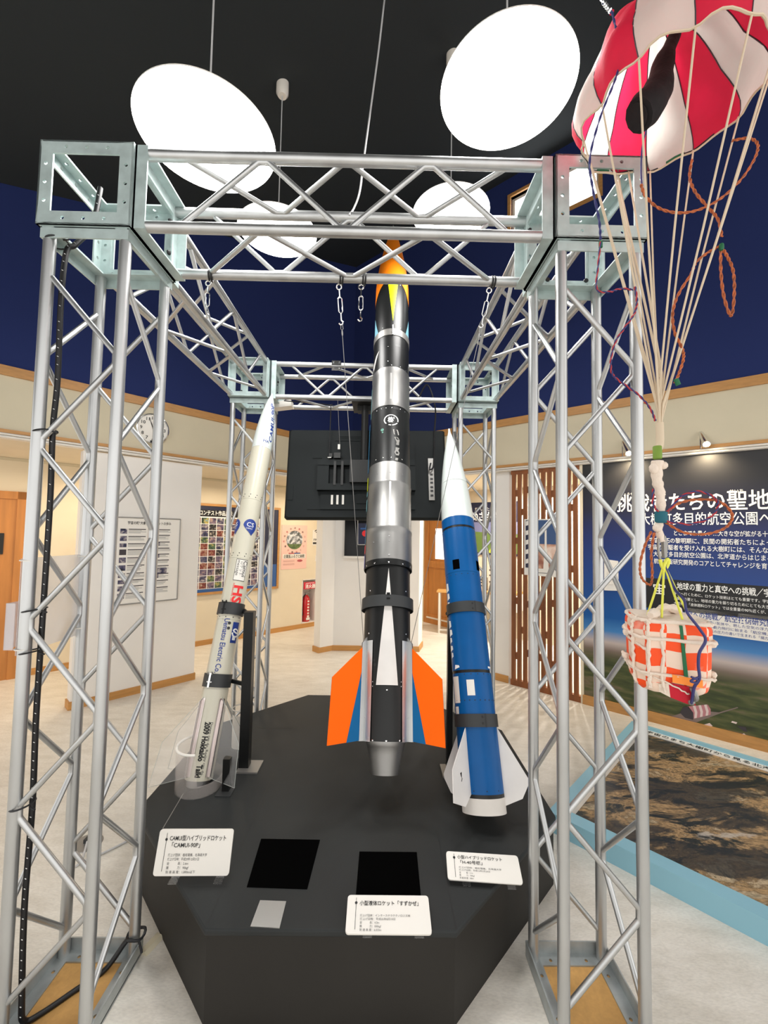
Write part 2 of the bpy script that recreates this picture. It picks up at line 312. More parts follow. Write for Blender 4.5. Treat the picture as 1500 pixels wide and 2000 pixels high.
class MB:
    def __init__(s): s.v = []; s.f = []; s.m = []
    def add(s, vs, fs, mi=0):
        b = len(s.v); s.v += [V(p) for p in vs]; s.f += [tuple(b+i for i in f) for f in fs]; s.m += [mi]*len(fs); return s
    def box(s, c, d, rot=None, mi=0):
        c = V(c); h = V(d)/2; vs = []
        for x in (-1, 1):
            for y in (-1, 1):
                for z in (-1, 1):
                    p = V((x*h.x, y*h.y, z*h.z)); vs.append(c + (rot @ p if rot else p))
        return s.add(vs, [(0, 1, 3, 2), (4, 6, 7, 5), (0, 4, 5, 1), (2, 3, 7, 6), (0, 2, 6, 4), (1, 5, 7, 3)], mi)
    def slab(s, q, n, th, mi=0):           # polygon q thickened by th along -n
        n = V(n).normalized(); q = [V(p) for p in q]; k = len(q); vs = q + [p-n*th for p in q]
        return s.add(vs, [tuple(range(k)), tuple(range(2*k-1, k-1, -1))] + [(i, i+k, (i+1) % k+k, (i+1) % k) for i in range(k)], mi)
    def poly(s, q, mi=0): return s.add(q, [tuple(range(len(q)))], mi)
    def path(s, pts, r, n=10, closed=False, mi=0, cap=True):
        pts = [V(p) for p in pts]; k = len(pts); rs = r if isinstance(r, (list, tuple)) else [r]*k
        T = []
        for i in range(k):
            a = pts[(i-1) % k] if (closed or i > 0) else pts[i]; b = pts[(i+1) % k] if (closed or i < k-1) else pts[i]
            d = (b-a); T.append(d.normalized() if d.length > 1e-9 else V((0, 0, 1)))
        u = T[0].orthogonal().normalized(); vs = []
        for i in range(k):
            u = (u - T[i]*u.dot(T[i]))
            u = u.normalized() if u.length > 1e-6 else T[i].orthogonal().normalized()
            w = T[i].cross(u)
            for j in range(n):
                a = 2*PI*j/n; vs.append(pts[i] + (u*math.cos(a)+w*math.sin(a))*rs[i])
        fs = []
        for i in range(k if closed else k-1):
            for j in range(n):
                a, b = i*n, ((i+1) % k)*n; fs.append((a+j, a+(j+1) % n, b+(j+1) % n, b+j))
        if cap and not closed: fs += [tuple(range(n-1, -1, -1)), tuple(range((k-1)*n, k*n))]
        return s.add(vs, fs, mi)
    def tube(s, a, b, r, n=14, mi=0): return s.path([a, b], r, n, mi=mi)
    def lathe(s, o, u, prof, n=48, mi=0, cap=(True, True), ref=None):   # prof: list of (distance along u, radius)
        o = V(o); u = V(u).normalized(); e = V(ref) if ref else u.orthogonal(); e = (e-u*e.dot(u)).normalized(); g = u.cross(e)
        vs = []
        for (t, r) in prof:
            for j in range(n):
                a = 2*PI*j/n; vs.append(o+u*t+(e*math.cos(a)+g*math.sin(a))*max(r, 1e-5))
        fs = []
        for i in range(len(prof)-1):
            for j in range(n):
                a, b = i*n, (i+1)*n; fs.append((a+j, a+(j+1) % n, b+(j+1) % n, b+j))
        if cap[0]: fs.append(tuple(range(n-1, -1, -1)))
        if cap[1]: fs.append(tuple(range((len(prof)-1)*n, len(prof)*n)))
        return s.add(vs, fs, mi)
    def ball(s, c, r, n=12, mi=0, sc=(1, 1, 1)):
        k = n//2; prof = [(-math.cos(PI*i/k), math.sin(PI*i/k)) for i in range(k+1)]
        b = len(s.v); s.lathe((0, 0, 0), (0, 0, 1), prof, n, mi)
        for i in range(b, len(s.v)):
            q = s.v[i]; s.v[i] = V(c)+V((q.x*r*sc[0], q.y*r*sc[1], q.z*r*sc[2]))
        return s
    def text(s, st, o, right, up, size, mi=0, bold=0.0, width=None, align='L', off=.0015):
        vs, fs, w = TEXT(st, bold); o = V(o); right = V(right).normalized(); up = V(up).normalized(); n = right.cross(up)
        sx = size if width is None else width/max(w, 1e-6)
        sh = 0 if align == 'L' else (-w*sx/2 if align == 'C' else -w*sx)
        return s.add([o+right*(x*sx+sh)+up*(y*size)+n*off for x, y in vs], fs, mi)
    def build(s, name, mats, parent=None, angle=38, loc=None):
        mats = mats if isinstance(mats, (list, tuple)) else [mats]
        if loc is None:
            xs = [p.x for p in s.v]; ys = [p.y for p in s.v]; zs = [p.z for p in s.v]
            loc = V(((min(xs)+max(xs))/2, (min(ys)+max(ys))/2, min(zs)))
        loc = V(loc)
        me = bpy.data.meshes.new(name); me.from_pydata([tuple(p-loc) for p in s.v], [], s.f)
        for mm in mats: me.materials.append(mm)
        me.polygons.foreach_set('material_index', s.m); me.polygons.foreach_set('use_smooth', [True]*len(s.f))
        me.update()
        try: me.set_sharp_from_angle(angle=R(angle))
        except Exception: pass
        o = bpy.data.objects.new(name, me); COL.objects.link(o); WORLD[o.name] = loc
        if parent: o.parent = parent; o.location = loc - WORLD[parent.name]
        else: o.location = loc
        return o
def fixnorm(o):
    bm = bmesh.new(); bm.from_mesh(o.data); bmesh.ops.recalc_face_normals(bm, faces=bm.faces); bm.to_mesh(o.data); bm.free(); return o
def tag(o, label, cat, group=None, kind=None):
    o['label'] = label; o['category'] = cat
    if group: o['group'] = group
    if kind: o['kind'] = kind
    return o
def thing(name, label, cat, loc, group=None):
    o = bpy.data.objects.new(name, None); COL.objects.link(o); o.location = loc; o.empty_display_size = .05
    WORLD[o.name] = V(loc); return tag(o, label, cat, group)
def struct(o): o['kind'] = 'structure'; return o
def plate_holes(outer, holes, circ, th, frame, mi=0, mb=None, n=12):
    """flat plate: outer rectangle (w,h) with rectangular holes and round bolt holes; frame = (origin, right, up)"""
    c = bpy.data.curves.new('tmp_plate', 'CURVE'); c.dimensions = '2D'; c.fill_mode = 'BOTH'; c.extrude = th/2
    def poly(pts):
        sp = c.splines.new('POLY'); sp.points.add(len(pts)-1); sp.use_cyclic_u = True
        for i, (x, y) in enumerate(pts): sp.points[i].co = (x, y, 0, 1)
    w, h = outer; poly([(-w/2, -h/2), (w/2, -h/2), (w/2, h/2), (-w/2, h/2)])
    for (hw, hh) in holes: poly([(-hw/2, -hh/2), (hw/2, -hh/2), (hw/2, hh/2), (-hw/2, hh/2)])
    for (x, y, r) in circ: poly([(x+r*math.cos(2*PI*k/n), y+r*math.sin(2*PI*k/n)) for k in range(n)])
    o = bpy.data.objects.new('tmp_plate', c); COL.objects.link(o); bpy.context.view_layer.update()
    me = bpy.data.meshes.new_from_object(o.evaluated_get(bpy.context.evaluated_depsgraph_get()))
    O, X, Y = V(frame[0]), V(frame[1]), V(frame[2]); N = X.cross(Y)
    mb.add([O+X*v.co.x+Y*v.co.y+N*v.co.z for v in me.vertices], [tuple(p.vertices) for p in me.polygons], mi)
    bpy.data.objects.remove(o); bpy.data.curves.remove(c); bpy.data.meshes.remove(me)
def smooth_path(pts, k=6):
    pts = [V(p) for p in pts]; out = []
    for i in range(len(pts)-1):
        p0 = pts[max(0, i-1)]; p1 = pts[i]; p2 = pts[i+1]; p3 = pts[min(len(pts)-1, i+2)]
        for j in range(k):
            t = j/k
            out.append(.5*((2*p1)+(p2-p0)*t+(2*p0-5*p1+4*p2-p3)*t*t+(-p0+3*p1-3*p2+p3)*t**3))
    return out+[pts[-1]]
Z = V((0, 0, 1))
# ================================================================== the room
PLo, PLd = V((-1.548, 2.361, 0)), V((.679, .734, 0)).normalized(); PLn = V((PLd.y, -PLd.x, 0))
PRo, PRd = V((2.57, 3.167, 0)), V((.752, -.659, 0)).normalized(); PRn = V((PRd.y, -PRd.x, 0))
BWo, BWd = V((-2.8, 3.02, 0)), V((2.88, 2.76, 0)).normalized(); BWn = V((BWd.y, -BWd.x, 0))   # outer wall of the left corridor
RWo = V((1.96, 6.30, 0)); RWd, RWn = PRd, PRn                                                # outer wall of the right corridor
def isect(o1, d1, o2, d2):
    k = d1.x*d2.y-d1.y*d2.x; w = o2-o1; return (w.x*d2.y-w.y*d2.x)/k
tL = isect(PLo, PLd, PRo, PRd); CORNER = PLo+PLd*tL; tRc = (CORNER-PRo).dot(PRd)
CEX, CEY = .327*.68, .327*.733; CE0 = 4.393+.327*(1.995*.68-1.877*.733)
def ceil_z(p): return CE0+CEX*p.x+CEY*p.y
RAILZ, TRIMZ = 2.355, 2.865
def wallquad(o, d, n, t0, t1, z0, z1, th=.0, mb=None, mi=0):
    a, b = o+d*t0, o+d*t1
    za = z1 if z1 is not None else ceil_z(a)-.001; zb = z1 if z1 is not None else ceil_z(b)-.001
    mb.slab([a+Z*z0, b+Z*z0, b+Z*zb, a+Z*za], n, th, mi); return mb
def PLp(px, py, off=0.0): return onpl(px, py, PLo+PLn*off, PLn)
def PRp(px, py, off=0.0): return onpl(px, py, PRo+PRn*off, PRn)
def BWp(px, py, off=0.0): return onpl(px, py, BWo+BWn*off, BWn)
def RWp(px, py, off=0.0): return onpl(px, py, RWo+RWn*off, RWn)

mb = MB(); mb.slab([(-7, -4, 0), (8, -4, 0), (8, 9, 0), (-7, 9, 0)], Z, .1); struct(mb.build('floor', M['floor']))
mb = MB(); q = [V(p) for p in ((-4.6, -3.2, 0), (4.9, -3.2, 0), (4.9, 5.6, 0), (-4.6, 5.6, 0))]
mb.slab([p+Z*(ceil_z(p)+.08) for p in q], V((-CEX, -CEY, 1)), .08); struct(mb.build('ceiling', M['ceil']))
mb = MB(); wallquad(PLo, PLd, PLn, -2.6, tL, RAILZ, TRIMZ, .12, mb, 0); wallquad(PLo, PLd, PLn, -2.6, tL, TRIMZ, None, .12, mb, 1)
struct(mb.build('wall_left', [M['beige'], M['navy']]))
# right wall with an opening for the high window
wt0, wt1, wz0, wz1 = .015, .93, 5.02, 5.47
mb = MB(); wallquad(PRo, PRd, PRn, tRc, 4.6, RAILZ, TRIMZ, .12, mb, 0)
wallquad(PRo, PRd, PRn, tRc, wt0, TRIMZ, None, .12, mb, 1); wallquad(PRo, PRd, PRn, wt1, 4.6, TRIMZ, None, .12, mb, 1)
wallquad(PRo, PRd, PRn, wt0, wt1, TRIMZ, wz0, .12, mb, 1); wallquad(PRo, PRd, PRn, wt0, wt1, wz1, None, .12, mb, 1)
struct(mb.build('wall_right', [M['beige'], M['navy']]))
w = .035; wm = MB()
def wbar(t0, t1, z0, z1, f, bk, mi=0, m=wm):
    a, b = PRo+PRd*t0+PRn*f, PRo+PRd*t1+PRn*f; m.slab([a+Z*z0, b+Z*z0, b+Z*z1, a+Z*z1], PRn, f-bk, mi)
wbar(wt0-w, wt1+w, wz1, wz1+w, .02, -.13); wbar(wt0-w, wt1+w, wz0-w, wz0, .02, -.13); wbar(wt0-w, wt0, wz0, wz1, .02, -.13); wbar(wt1, wt1+w, wz0, wz1, .02, -.13)
wbar(wt0, wt0+.03, wz0, wz1, -.04, -.12, 1); wbar(wt1-.03, wt1, wz0, wz1, -.04, -.12, 1); wbar(wt0, wt1, wz1-.03, wz1, -.04, -.12, 1); wbar(wt0, wt1, wz0, wz0+.03, -.04, -.12, 1)
wbar((wt0+wt1)/2-.02, (wt0+wt1)/2+.02, wz0, wz1, -.04, -.12, 1)
win = struct(wm.build('window_1', [M['woodtrim'], M['rail']]))
wm2 = MB(); wbar(wt0, wt1, wz0, wz1, -.1, -.105, 0, wm2); wm2.build('window_pane', M['glow'], win)

# oak trim between navy and beige, and the picture rail below
def strip(name, o, d, n, t0, t1, z0, z1, f, m):
    mb = MB(); wallquad(o+n*f, d, n, t0, t1, z0, z1, f+.01, mb); return struct(mb.build(name, m))
strip('trim_1', PLo, PLd, PLn, -2.6, tL-.02, TRIMZ-.04, TRIMZ+.04, .018, M['woodtrim'])
strip('trim_2', PRo, PRd, PRn, tRc+.02, 4.6, TRIMZ-.04, TRIMZ+.04, .018, M['woodtrim'])
strip('trim_3', PLo, PLd, PLn, -2.6, tL-.04, RAILZ, RAILZ+.028, .03, M['woodtrim'])
strip('trim_4', PRo, PRd, PRn, tRc+.04, 4.6, RAILZ, RAILZ+.028, .03, M['woodtrim'])
for nm, o, d, n, t0, t1 in (('trim_5', PLo, PLd, PLn, -2.6, tL-.05), ('trim_6', PRo, PRd, PRn, tRc+.05, 4.6)):
    mb = MB()
    for dz in (-.012, -.034):
        a, b = o+d*t0+n*.03+Z*(RAILZ+dz), o+d*t1+n*.03+Z*(RAILZ+dz); mb.tube(a, b, .009, 8)
    wallquad(o+n*.02, d, n, t0, t1, RAILZ-.045, RAILZ, .06, mb)
    struct(mb.build(nm, M['rail']))

# corridor behind the left wall
tBc = isect(BWo, BWd, RWo, RWd)
mb = MB(); wallquad(BWo, BWd, BWn, -2.2, 3.70, 0, 2.34, .1, mb); wallquad(BWo, BWd, BWn, 3.98, tBc, 0, 2.34, .1, mb)
wallquad(BWo, BWd, BWn, 3.70, 3.98, .80, 2.34, .1, mb); wallquad(BWo, BWd, BWn, 3.70, 3.98, 0, .075, .1, mb)
struct(mb.build('wall_back', M['cream']))
mb = MB(); wallquad(RWo, RWd, RWn, isect(RWo, RWd, BWo, BWd), 6.2, 0, 2.36, .1, mb); struct(mb.build('wall_far', M['cream']))
mb = MB(); ql = [BWo+BWd*-2.2, PLo+PLd*-2.6-PLn*.12, CORNER-PLn*.12, BWo+BWd*tBc]
mb.slab([p+Z*2.40 for p in ql], Z, .07); struct(mb.build('ceiling_corridor', M['cream']))
mb = MB(); qr = [CORNER-PRn*.12, PRo+PRd*4.6-PRn*.12, RWo+RWd*6.2, BWo+BWd*tBc]
mb.slab([p+Z*2.42 for p in qr], Z, .07); struct(mb.build('ceiling_passage', M['cream']))
strip('trim_7', BWo, BWd, BWn, -2.2, tBc-.05, 2.300, 2.328, .012, M['beige'])
strip('baseboard_left', BWo, BWd, BWn, .17, 3.69, 0, .07, .012, M['wood'])
strip('baseboard_back', BWo, BWd, BWn, 3.69, tBc-.05, 0, .07, .012, M['wood'])

# doors
mb = MB(); wallquad(BWo+BWn*.02, BWd, BWn, -.80, .165, 0, 1.97, .03, mb, 0)
wallquad(BWo+BWn*.035, BWd, BWn, .085, .165, 0, 1.97, .02, mb, 0); wallquad(BWo+BWn*.035, BWd, BWn, -.80, .165, 1.89, 1.97, .02, mb, 0)
d1 = struct(mb.build('door_1', M['doorwood']))
a = BWp(2, 1060, .03); mb = MB(); mb.slab([a+BWd*x+Z*z for x, z in ((-.05, -.12), (.02, -.12), (.02, .1), (-.05, .1))], BWn, .02)
mb.build('door_pull', M['black_matt'], d1)
b0 = V((1.98, 6.27, 0)); b1 = V((2.52, 5.60, 0)); dd = (b1-b0).normalized(); dn = V((dd.y, -dd.x, 0)); L = .92
mb = MB(); wallquad(b0, dd, dn, 0, L, 0.0, 2.02, .05, mb, 0)
for x0, x1, z0, z1 in ((.02, .11, 0, 2.02), (.81, .92, 0, 2.02), (.11, .81, 0, .16), (.11, .81, 1.9, 2.02), (.11, .81, 1.0, 1.12)): wallquad(b0+dn*.02, dd, dn, x0, x1, z0, z1, .03, mb, 0)
d2 = struct(mb.build('door_2', M['doorwood']))
mb = MB(); wallquad(b0+dn*.026, dd, dn, .30, .52, 1.16, 1.70, .02, mb); mb.build('door_pane', M['glowdoor'], d2)
mb = MB(); wallquad(b0+dn*.03, dd, dn, .10, .86, .09, .115, .02, mb); mb.build('kick_strip', M['white_plastic'], d2)

# partitions that stand under the walls
pL0, pL1 = PLo, V((-.816, 3.152, 0))
r = thing('partition_panel', 'white partition carrying the timeline poster, behind the left lattice column', 'partition', (pL0+pL1)/2)
mb = MB(); mb.slab([pL0, pL1, pL1+Z*2.30, pL0+Z*2.30], PLn, .1); mb.build('panel', M['panelw'], r)
mb = MB(); e = .012
mb.slab([pL0+PLn*e-PLd*e, pL1+PLn*e+PLd*e, pL1+PLn*e+PLd*e+Z*.07, pL0+PLn*e-PLd*e+Z*.07], PLn, .1+2*e); mb.build('skirting', M['wood'], r)
# centre pillar panel under the corner
cA, cB, cC, cD = V((.285, 4.29, 0)), V((.381, 4.19, 0)), V((.54, 4.32, 0)), V((1.70, 4.32, 0)); cE, cF = V((1.78, 4.60, 0)), V((.45, 4.62, 0))
r = thing('partition_pillar', 'pale grey partition pillar behind the hanging television', 'partition', (1.0, 4.4, 0))
mb = MB(); mb.slab([p+Z*2.34 for p in (cA, cB, cC, cD, cE, cF)], Z, 2.34); fixnorm(mb.build('panel', M['panelw'], r))
mb = MB(); cc = V((1.05, 4.44, 0)); k = [cc+(p-cc)*1.02+V((0, -.012, 0)) for p in (cA, cB, cC, cD, cE, cF)]
mb.slab([p+Z*.07 for p in k], Z, .07); fixnorm(mb.build('skirting', M['wood'], r))
# grey column at the left end of the slats
gA, gB = V((2.46, 3.285, 0)), V((2.575, 3.18, 0))
r = thing('partition_post', 'narrow grey partition post at the left end of the slatted screen', 'partition', (gA+gB)/2)
mb = MB(); g2 = [gA, gB, gB+V((.06, .02, 0)), gB-PRn*.16, gA-PRn*.16]
mb.slab([p+Z*2.31 for p in g2], Z, 2.31); fixnorm(mb.build('panel', M['panelw'], r))
mb = MB(); mb.slab([gA+PRn*.01, gB+PRn*.01, gB+PRn*.01+Z*.075, gA+PRn*.01+Z*.075], PRn, .03); mb.build('skirting', M['wood'], r)

# slatted cedar screen
sT0, sT1 = (onz(999, 1337)-PRo).dot(PRd), .735
r = thing('slatted_screen', 'tall screen of brown wooden slats left of the blue mural', 'screen', PRo+PRd*(sT0+sT1)/2)
n_sl = 11; pit = (sT1-sT0)/n_sl; rs = random.Random(3)
for i in range(n_sl):
    mb = MB(); t0 = sT0+i*pit; wallquad(PRo+PRn*.01, PRd, PRn, t0, t0+pit*.66, .06, 2.31, .026, mb)
    mb.build('slat', M['slat'], r)
mb = MB()
wallquad(PRo+PRn*.012, PRd, PRn, sT0-.01, sT1+.005, 0, .06, .05, mb); mb.build('rail', M['slat'], r)
mb = MB(); wallquad(PRo+PRn*.012, PRd, PRn, sT0-.01, sT1+.005, 2.27, 2.31, .05, mb); mb.build('rail', M['slat'], r)
for i in range(n_sl-1):
    for z in ([.55, 1.22, 1.86] if i % 2 else [.30, .86, 1.52, 2.02]):
        mb = MB(); t0 = sT0+i*pit+pit*.66; z += rs.uniform(-.04, .04); wallquad(PRo+PRn*.004, PRd, PRn, t0, t0+pit*.38, z, z+.07, .035, mb); mb.build('spacer_block', M['slat'], r)
mb = MB(); wallquad(PRo+PRn*.015, PRd, PRn, .737, .762, 0, 2.32, .05, mb); mb.build('edge_strip', M['cream'], r)

for k in range(3):  # unseen fill lights, added behind the screen to brighten the gaps between slats
    p = PRo+PRd*(-.6+.75*k)-PRn*1.45; point_light('passage_fill_light', (p.x, p.y, 2.28), 26.0, (1, .93, .84), .1)
# ------------------------------------------------------------------ the mural
r = thing('mural_panel', 'wall mural with white Japanese writing, blue sky and green fields', 'mural', PRo+PRd*2)
MU = .004
mb = MB(); wallquad(PRo+PRn*MU, PRd, PRn, .765, 3.6, .085, 2.325, .03, mb); mb.build('print', M['mural'], r)
mb = MB(); wallquad(PRo+PRn*(MU+.02), PRd, PRn, .755, 3.6, 0, .085, .05, mb); mb.build('skirting', M['woodtrim'], r)
mb = MB()
def mtext(st, px, py, hpx, mi=0, bold=.0, px1=None):
    o = PRp(px, py, MU+.001); top = PRp(px, py-hpx, MU+.001); size = (top-o).length/.82
    w = None
    if px1: w = (PRp(px1, py-(px1-px)*.02, MU)-o).dot(PRd)
    mb.text(st, o, PRd, Z, size, mi, bold, w)
mtext('挑戦者たちの聖地', 1204, 997, 29, 0, .012, 1505)
mtext('せいち', 1424, 962, 6); mtext('ちょうせん', 1210, 968, 5)
mtext('大樹町多目的航空公園へ', 1250, 1023, 20, 0, .008, 1508)
mtext('どこまでも青く、…大きな空が拡がる十勝の地', 1315, 1045, 9, 0, .006, 1535)
mtext('宇宙開拓の黎明期に、民間の開拓者たちによって', 1268, 1059, 9, 0, .006, 1520)
mtext('宇宙の先駆者を受け入れる大樹町には、そんな気運', 1265, 1072, 9, 0, .006, 1527)
mtext('大樹町多目的航空公園は、北海道からはじまる', 1276, 1085.5, 9, 0, .006, 1508)
mtext('航空宇宙研究開発のコアとしてチャレンジを育む', 1277, 1099.5, 9, 0, .006, 1510)
mb.build('headline_lettering', M['white_ink'], r)
def mband(x0, y0, x1, y1, m, nm):     # printed bands; tops and bottoms are level on the wall
    a = PRp(x0, y0, MU+.0005); b = PRp(x0, y1, MU+.0005); t1 = (PRp(x1, y0, MU)-PRo).dot(PRd)
    t0 = (a-PRo).dot(PRd); m_ = MB(); wallquad(PRo+PRn*(MU+.001), PRd, PRn, t0, t1, b.z, a.z, .003, m_); return m_.build(nm, m, r)
mband(1258, 1128, 1620, 1186, M['posterblk'], 'black_band')
mband(1338, 1187, 1620, 1232, M['card'], 'white_band')
mb = MB()
mtext('宙', 1274, 1158, 19, 0, .01); mb.build('chapter_character', M['white_ink'], r); mb = MB(); mtext('地球の重力と真空への挑戦／宇宙', 1322, 1150, 12.5, 0, .012, 1519)
mtext('宇宙へ行くために、ロケット技術はとても重要です。宇宙に', 1316, 1161, 5.5, 0, 0, 1512); mtext('人類を必要とし、地球の重力を振り切るためにとても大きな', 1316, 1170.5, 5.5, 0, 0, 1510); mtext('大型化な「液体燃料ロケット」では全重量の90％近くが、推', 1316, 1180, 5.5, 0, 0, 1508)
mb.build('black_band_lettering', M['white_ink'], r)
mb = MB()
mtext('空への挑戦／航空技術研究開発', 1341, 1204, 11.5, 0, .01, 1525); mtext('空気よりも軽い気体や、熱した空気の浮力', 1345, 1213, 5, 0, 0, 1500); mtext('ライト兄弟の動力飛行に始まる「航空機」', 1345, 1221, 5, 0, 0, 1500); mtext('翼に流れる空気の圧力の違いで生まれる「揚力', 1345, 1229, 5, 0, 0, 1500)
mb.build('white_band_lettering', M['navy_ink'], r)
# printed farm scene at the foot of the mural
mb = MB()
def mpoly(pts, mi=0, off=.002): mb.poly([PRp(x, y, MU+off) for x, y in pts], mi)
mpoly([(1290, 1406), (1352, 1386), (1410, 1392), (1352, 1414)], 3)
mpoly([(1328, 1392), (1334, 1381), (1345, 1380), (1354, 1392), (1354, 1406), (1338, 1402)], 2, .003)
mpoly([(1342, 1380), (1382, 1376), (1388, 1385), (1388, 1396), (1355, 1404), (1354, 1392)], 0, .003)
for k in range(3):
    x = 1353+k*11; mpoly([(x, 1378.6-k), (x+5, 1378-k), (x+9, 1391-k), (x+8, 1402-2.4*k), (x+3, 1403-2.4*k), (x+4, 1392-k)], 1, .004)
mpoly([(1372, 1416), (1386, 1412), (1392, 1418), (1378, 1423)], 1, .003); mpoly([(1430, 1408), (1440, 1411), (1438, 1414), (1428, 1411)], 1, .003)
mpoly([(1440, 1418), (1456, 1420), (1460, 1430), (1452, 1428)], 2, .003); mpoly([(1446, 1436), (1453, 1432), (1457, 1436), (1450, 1440)], 1, .003)
mpoly([(1388, 1396), (1440, 1381), (1442, 1382.5), (1388, 1399)], 3, .0025)
mb.build('farm_picture', [M['pinkroof'], M['roofpale'], M['plum'], M['road']], r)

# white switch plate on the mural
a, b, c, d = [PRp(x, y, MU+.012) for x, y in ((1180, 1153), (1208, 1154), (1207, 1096), (1180, 1092))]
mb = MB(); mb.slab([a, b, c, d], PRn, .012); o = mb.build('switch_plate', M['white_plastic']); tag(o, 'white switch plate on the blue mural behind the right lattice column', 'switch')
mb = MB(); e = (a+b+c+d)/4; mb.slab([e+(p-e)*.45+PRn*.006+Z*-.02 for p in (a, b, c, d)], PRn, .006); mb.build('rocker', M['card'], o)

# rocket launch poster on the slats
ltl, lbr = PRp(1024, 1014, .03), PRp(1092, 1128, .03)
t0, t1 = (ltl-PRo).dot(PRd), (lbr-PRo).dot(PRd); z1, z0 = ltl.z, lbr.z
r = thing('launch_poster', 'framed photograph of a rocket launch hung on the wooden slats', 'poster', PRo+PRd*(t0+t1)/2+Z*z0+PRn*.03)
def PQ(a, b, off): return PRo+PRd*(t0+(t1-t0)*a)+Z*(z0+(z1-z0)*b)+PRn*off
def pq(m, pts, off, mi=0): m.poly([PQ(x, y, off) for x, y in pts], mi)
mb = MB(); mb.slab([PQ(0, 0, .03), PQ(1, 0, .03), PQ(1, 1, .03), PQ(0, 1, .03)], PRn, .018); mb.build('board', M['card'], r)
mb = MB(); pq(mb, [(.04, .52), (.98, .52), (.98, .98), (.04, .98)], .0305, 0); pq(mb, [(.04, .13), (.98, .13), (.98, .56), (.04, .56)], .0308, 1)
pq(mb, [(.04, .13), (.17, .13), (.17, .98), (.04, .98)], .0309, 2)
for k in range(5): pq(mb, [(.05, .88-k*.17), (.16, .90-k*.17), (.16, .98-k*.17), (.05, .96-k*.17)], .0312, 3)
pq(mb, [(.60, .50), (.66, .50), (.655, .86), (.63, .93), (.605, .86)], .0315, 3); pq(mb, [(.56, .13), (.72, .13), (.66, .52), (.60, .52)], .0314, 3)
pq(mb, [(.3, .05), (.8, .05), (.8, .06), (.3, .06)], .0312, 4)
mb.build('print', [M['photosky'], M['smoke'], M['navy_paper'], M['card'], M['grey_ink']], r)

# spotlights on the rail
for k, (px, py, lb) in enumerate(((1228, 886, 'small silver spotlight on the rail, nearest the slatted screen'), (1380, 868, 'small silver spotlight on the rail above the mural headline'))):
    b = PRp(px, py, .12); up = PRp(px-12, py-24, .03)
    r = thing('spotlight', lb, 'spotlight', up, 'rail spotlights over the mural')
    ax = (b-up).normalized()
    mb = MB(); mb.lathe(up, ax, [(0, .012), (.02, .018), ((b-up).length-.03, .024), ((b-up).length, .032)], 20); mb.build('housing', M['chrome'], r)
    mb = MB(); mb.ball(b, .024, 12, sc=(1, 1, .8)); mb.build('bulb', M['bulb'], r)
    mb = MB(); q = PRo+PRd*(up-PRo).dot(PRd)+PRn*.03+Z*RAILZ; mb.tube(up, q, .006, 8); mb.build('bracket', M['chrome'], r)
    l = bpy.data.lights.new('spot_beam', 'SPOT'); l.energy = SPOT_WATTS; l.color = (1, .80, .52); l.spot_size = R(120); l.spot_blend = .9; l.shadow_soft_size = .03
    lo = bpy.data.objects.new('spot_beam', l); COL.objects.link(lo); lo.location = b+PRn*.06
    lo.rotation_euler = (V((0, 0, -1))*.8-PRn*.35).to_track_quat('-Z', 'Y').to_euler()

# ceiling downlights of the corridor and passage
for i, (o, d, n, t, dep) in enumerate(((PLo, PLd, PLn, -.9, .55), (PLo, PLd, PLn, .4, .7), (PLo, PLd, PLn, 1.7, .6), (PLo, PLd, PLn, 3.0, .55), (PRo, PRd, PRn, -1.2, .9), (PRo, PRd, PRn, .2, .9))):
    p = o+d*t-n*dep
    point_light('corridor_downlight', (p.x, p.y, 2.22), CORRIDOR_WATTS*(.8 if i > 3 else 1), (1, .84, .62), .22)

# ================================================================== charcoal plinth
PZ = .305
oc = [(.05, .60), (.60, .04), (1.42, .04), (1.985, .60), (1.985, 1.44), (1.42, 1.99), (.60, 1.99), (.05, 1.44)]
r = thing('plinth', 'low octagonal charcoal plinth standing inside the lattice frame', 'plinth', (1.01, 1.01, 0))
mb = MB(); body = [V((1.017+(x-1.017)*.99, 1.015+(y-1.015)*.99, PZ-.02)) for x, y in oc]; mb.slab(body, Z, PZ-.02); mb.build('body', mat('plinth_side', rgb(44, 42, 39), .6, spec=.2, var=(3, .1), bump=(220, .05)), r)
mb = MB(); mb.slab([V((x, y, PZ)) for x, y in oc], Z, .022)
o = mb.build('top_board', M['deck'], r, angle=60)
bv = o.modifiers.new('edge', 'BEVEL'); bv.width = .006; bv.segments = 2
mb = MB()
for a, b in (((.60, .05), (.60, 1.98)), ((1.42, .05), (1.42, 1.98)), ((.06, 1.42), (.60, 1.42)), ((1.42, 1.42), (1.97, 1.42))):
    a, b = V((*a, PZ+.0006)), V((*b, PZ+.0006)); s = (b-a).normalized().cross(Z)*.0013; mb.poly([a-s, b-s, b+s, a+s])
mb.build('board_seam', M['black_matt'], r)
mb = MB(); a, b = onz(358, 1550, PZ+.0008), onz(318, 1618, PZ+.0008); s = (b-a).normalized().cross(Z)*.0016; mb.poly([a-s, b-s, b+s, a+s]); mb.build('pale_seam', M['mount_grey'], r)
def flat(name, pts, m, th, label, cat, group=None):
    mb = MB(); mb.slab([onz(x, y, PZ+th) for x, y in pts], Z, th); return tag(mb.build(name, m), label, cat, group)
flat('felt_square', [(482, 1732), (600, 1736), (625, 1640), (510, 1638)], M['felt'], .002, 'matt black square lying left of centre on the plinth top', 'mat', 'black squares on the plinth')
flat('felt_square', [(695, 1748), (822, 1748), (814, 1664), (702, 1663)], M['felt'], .002, 'matt black square lying behind the middle name card', 'mat', 'black squares on the plinth')
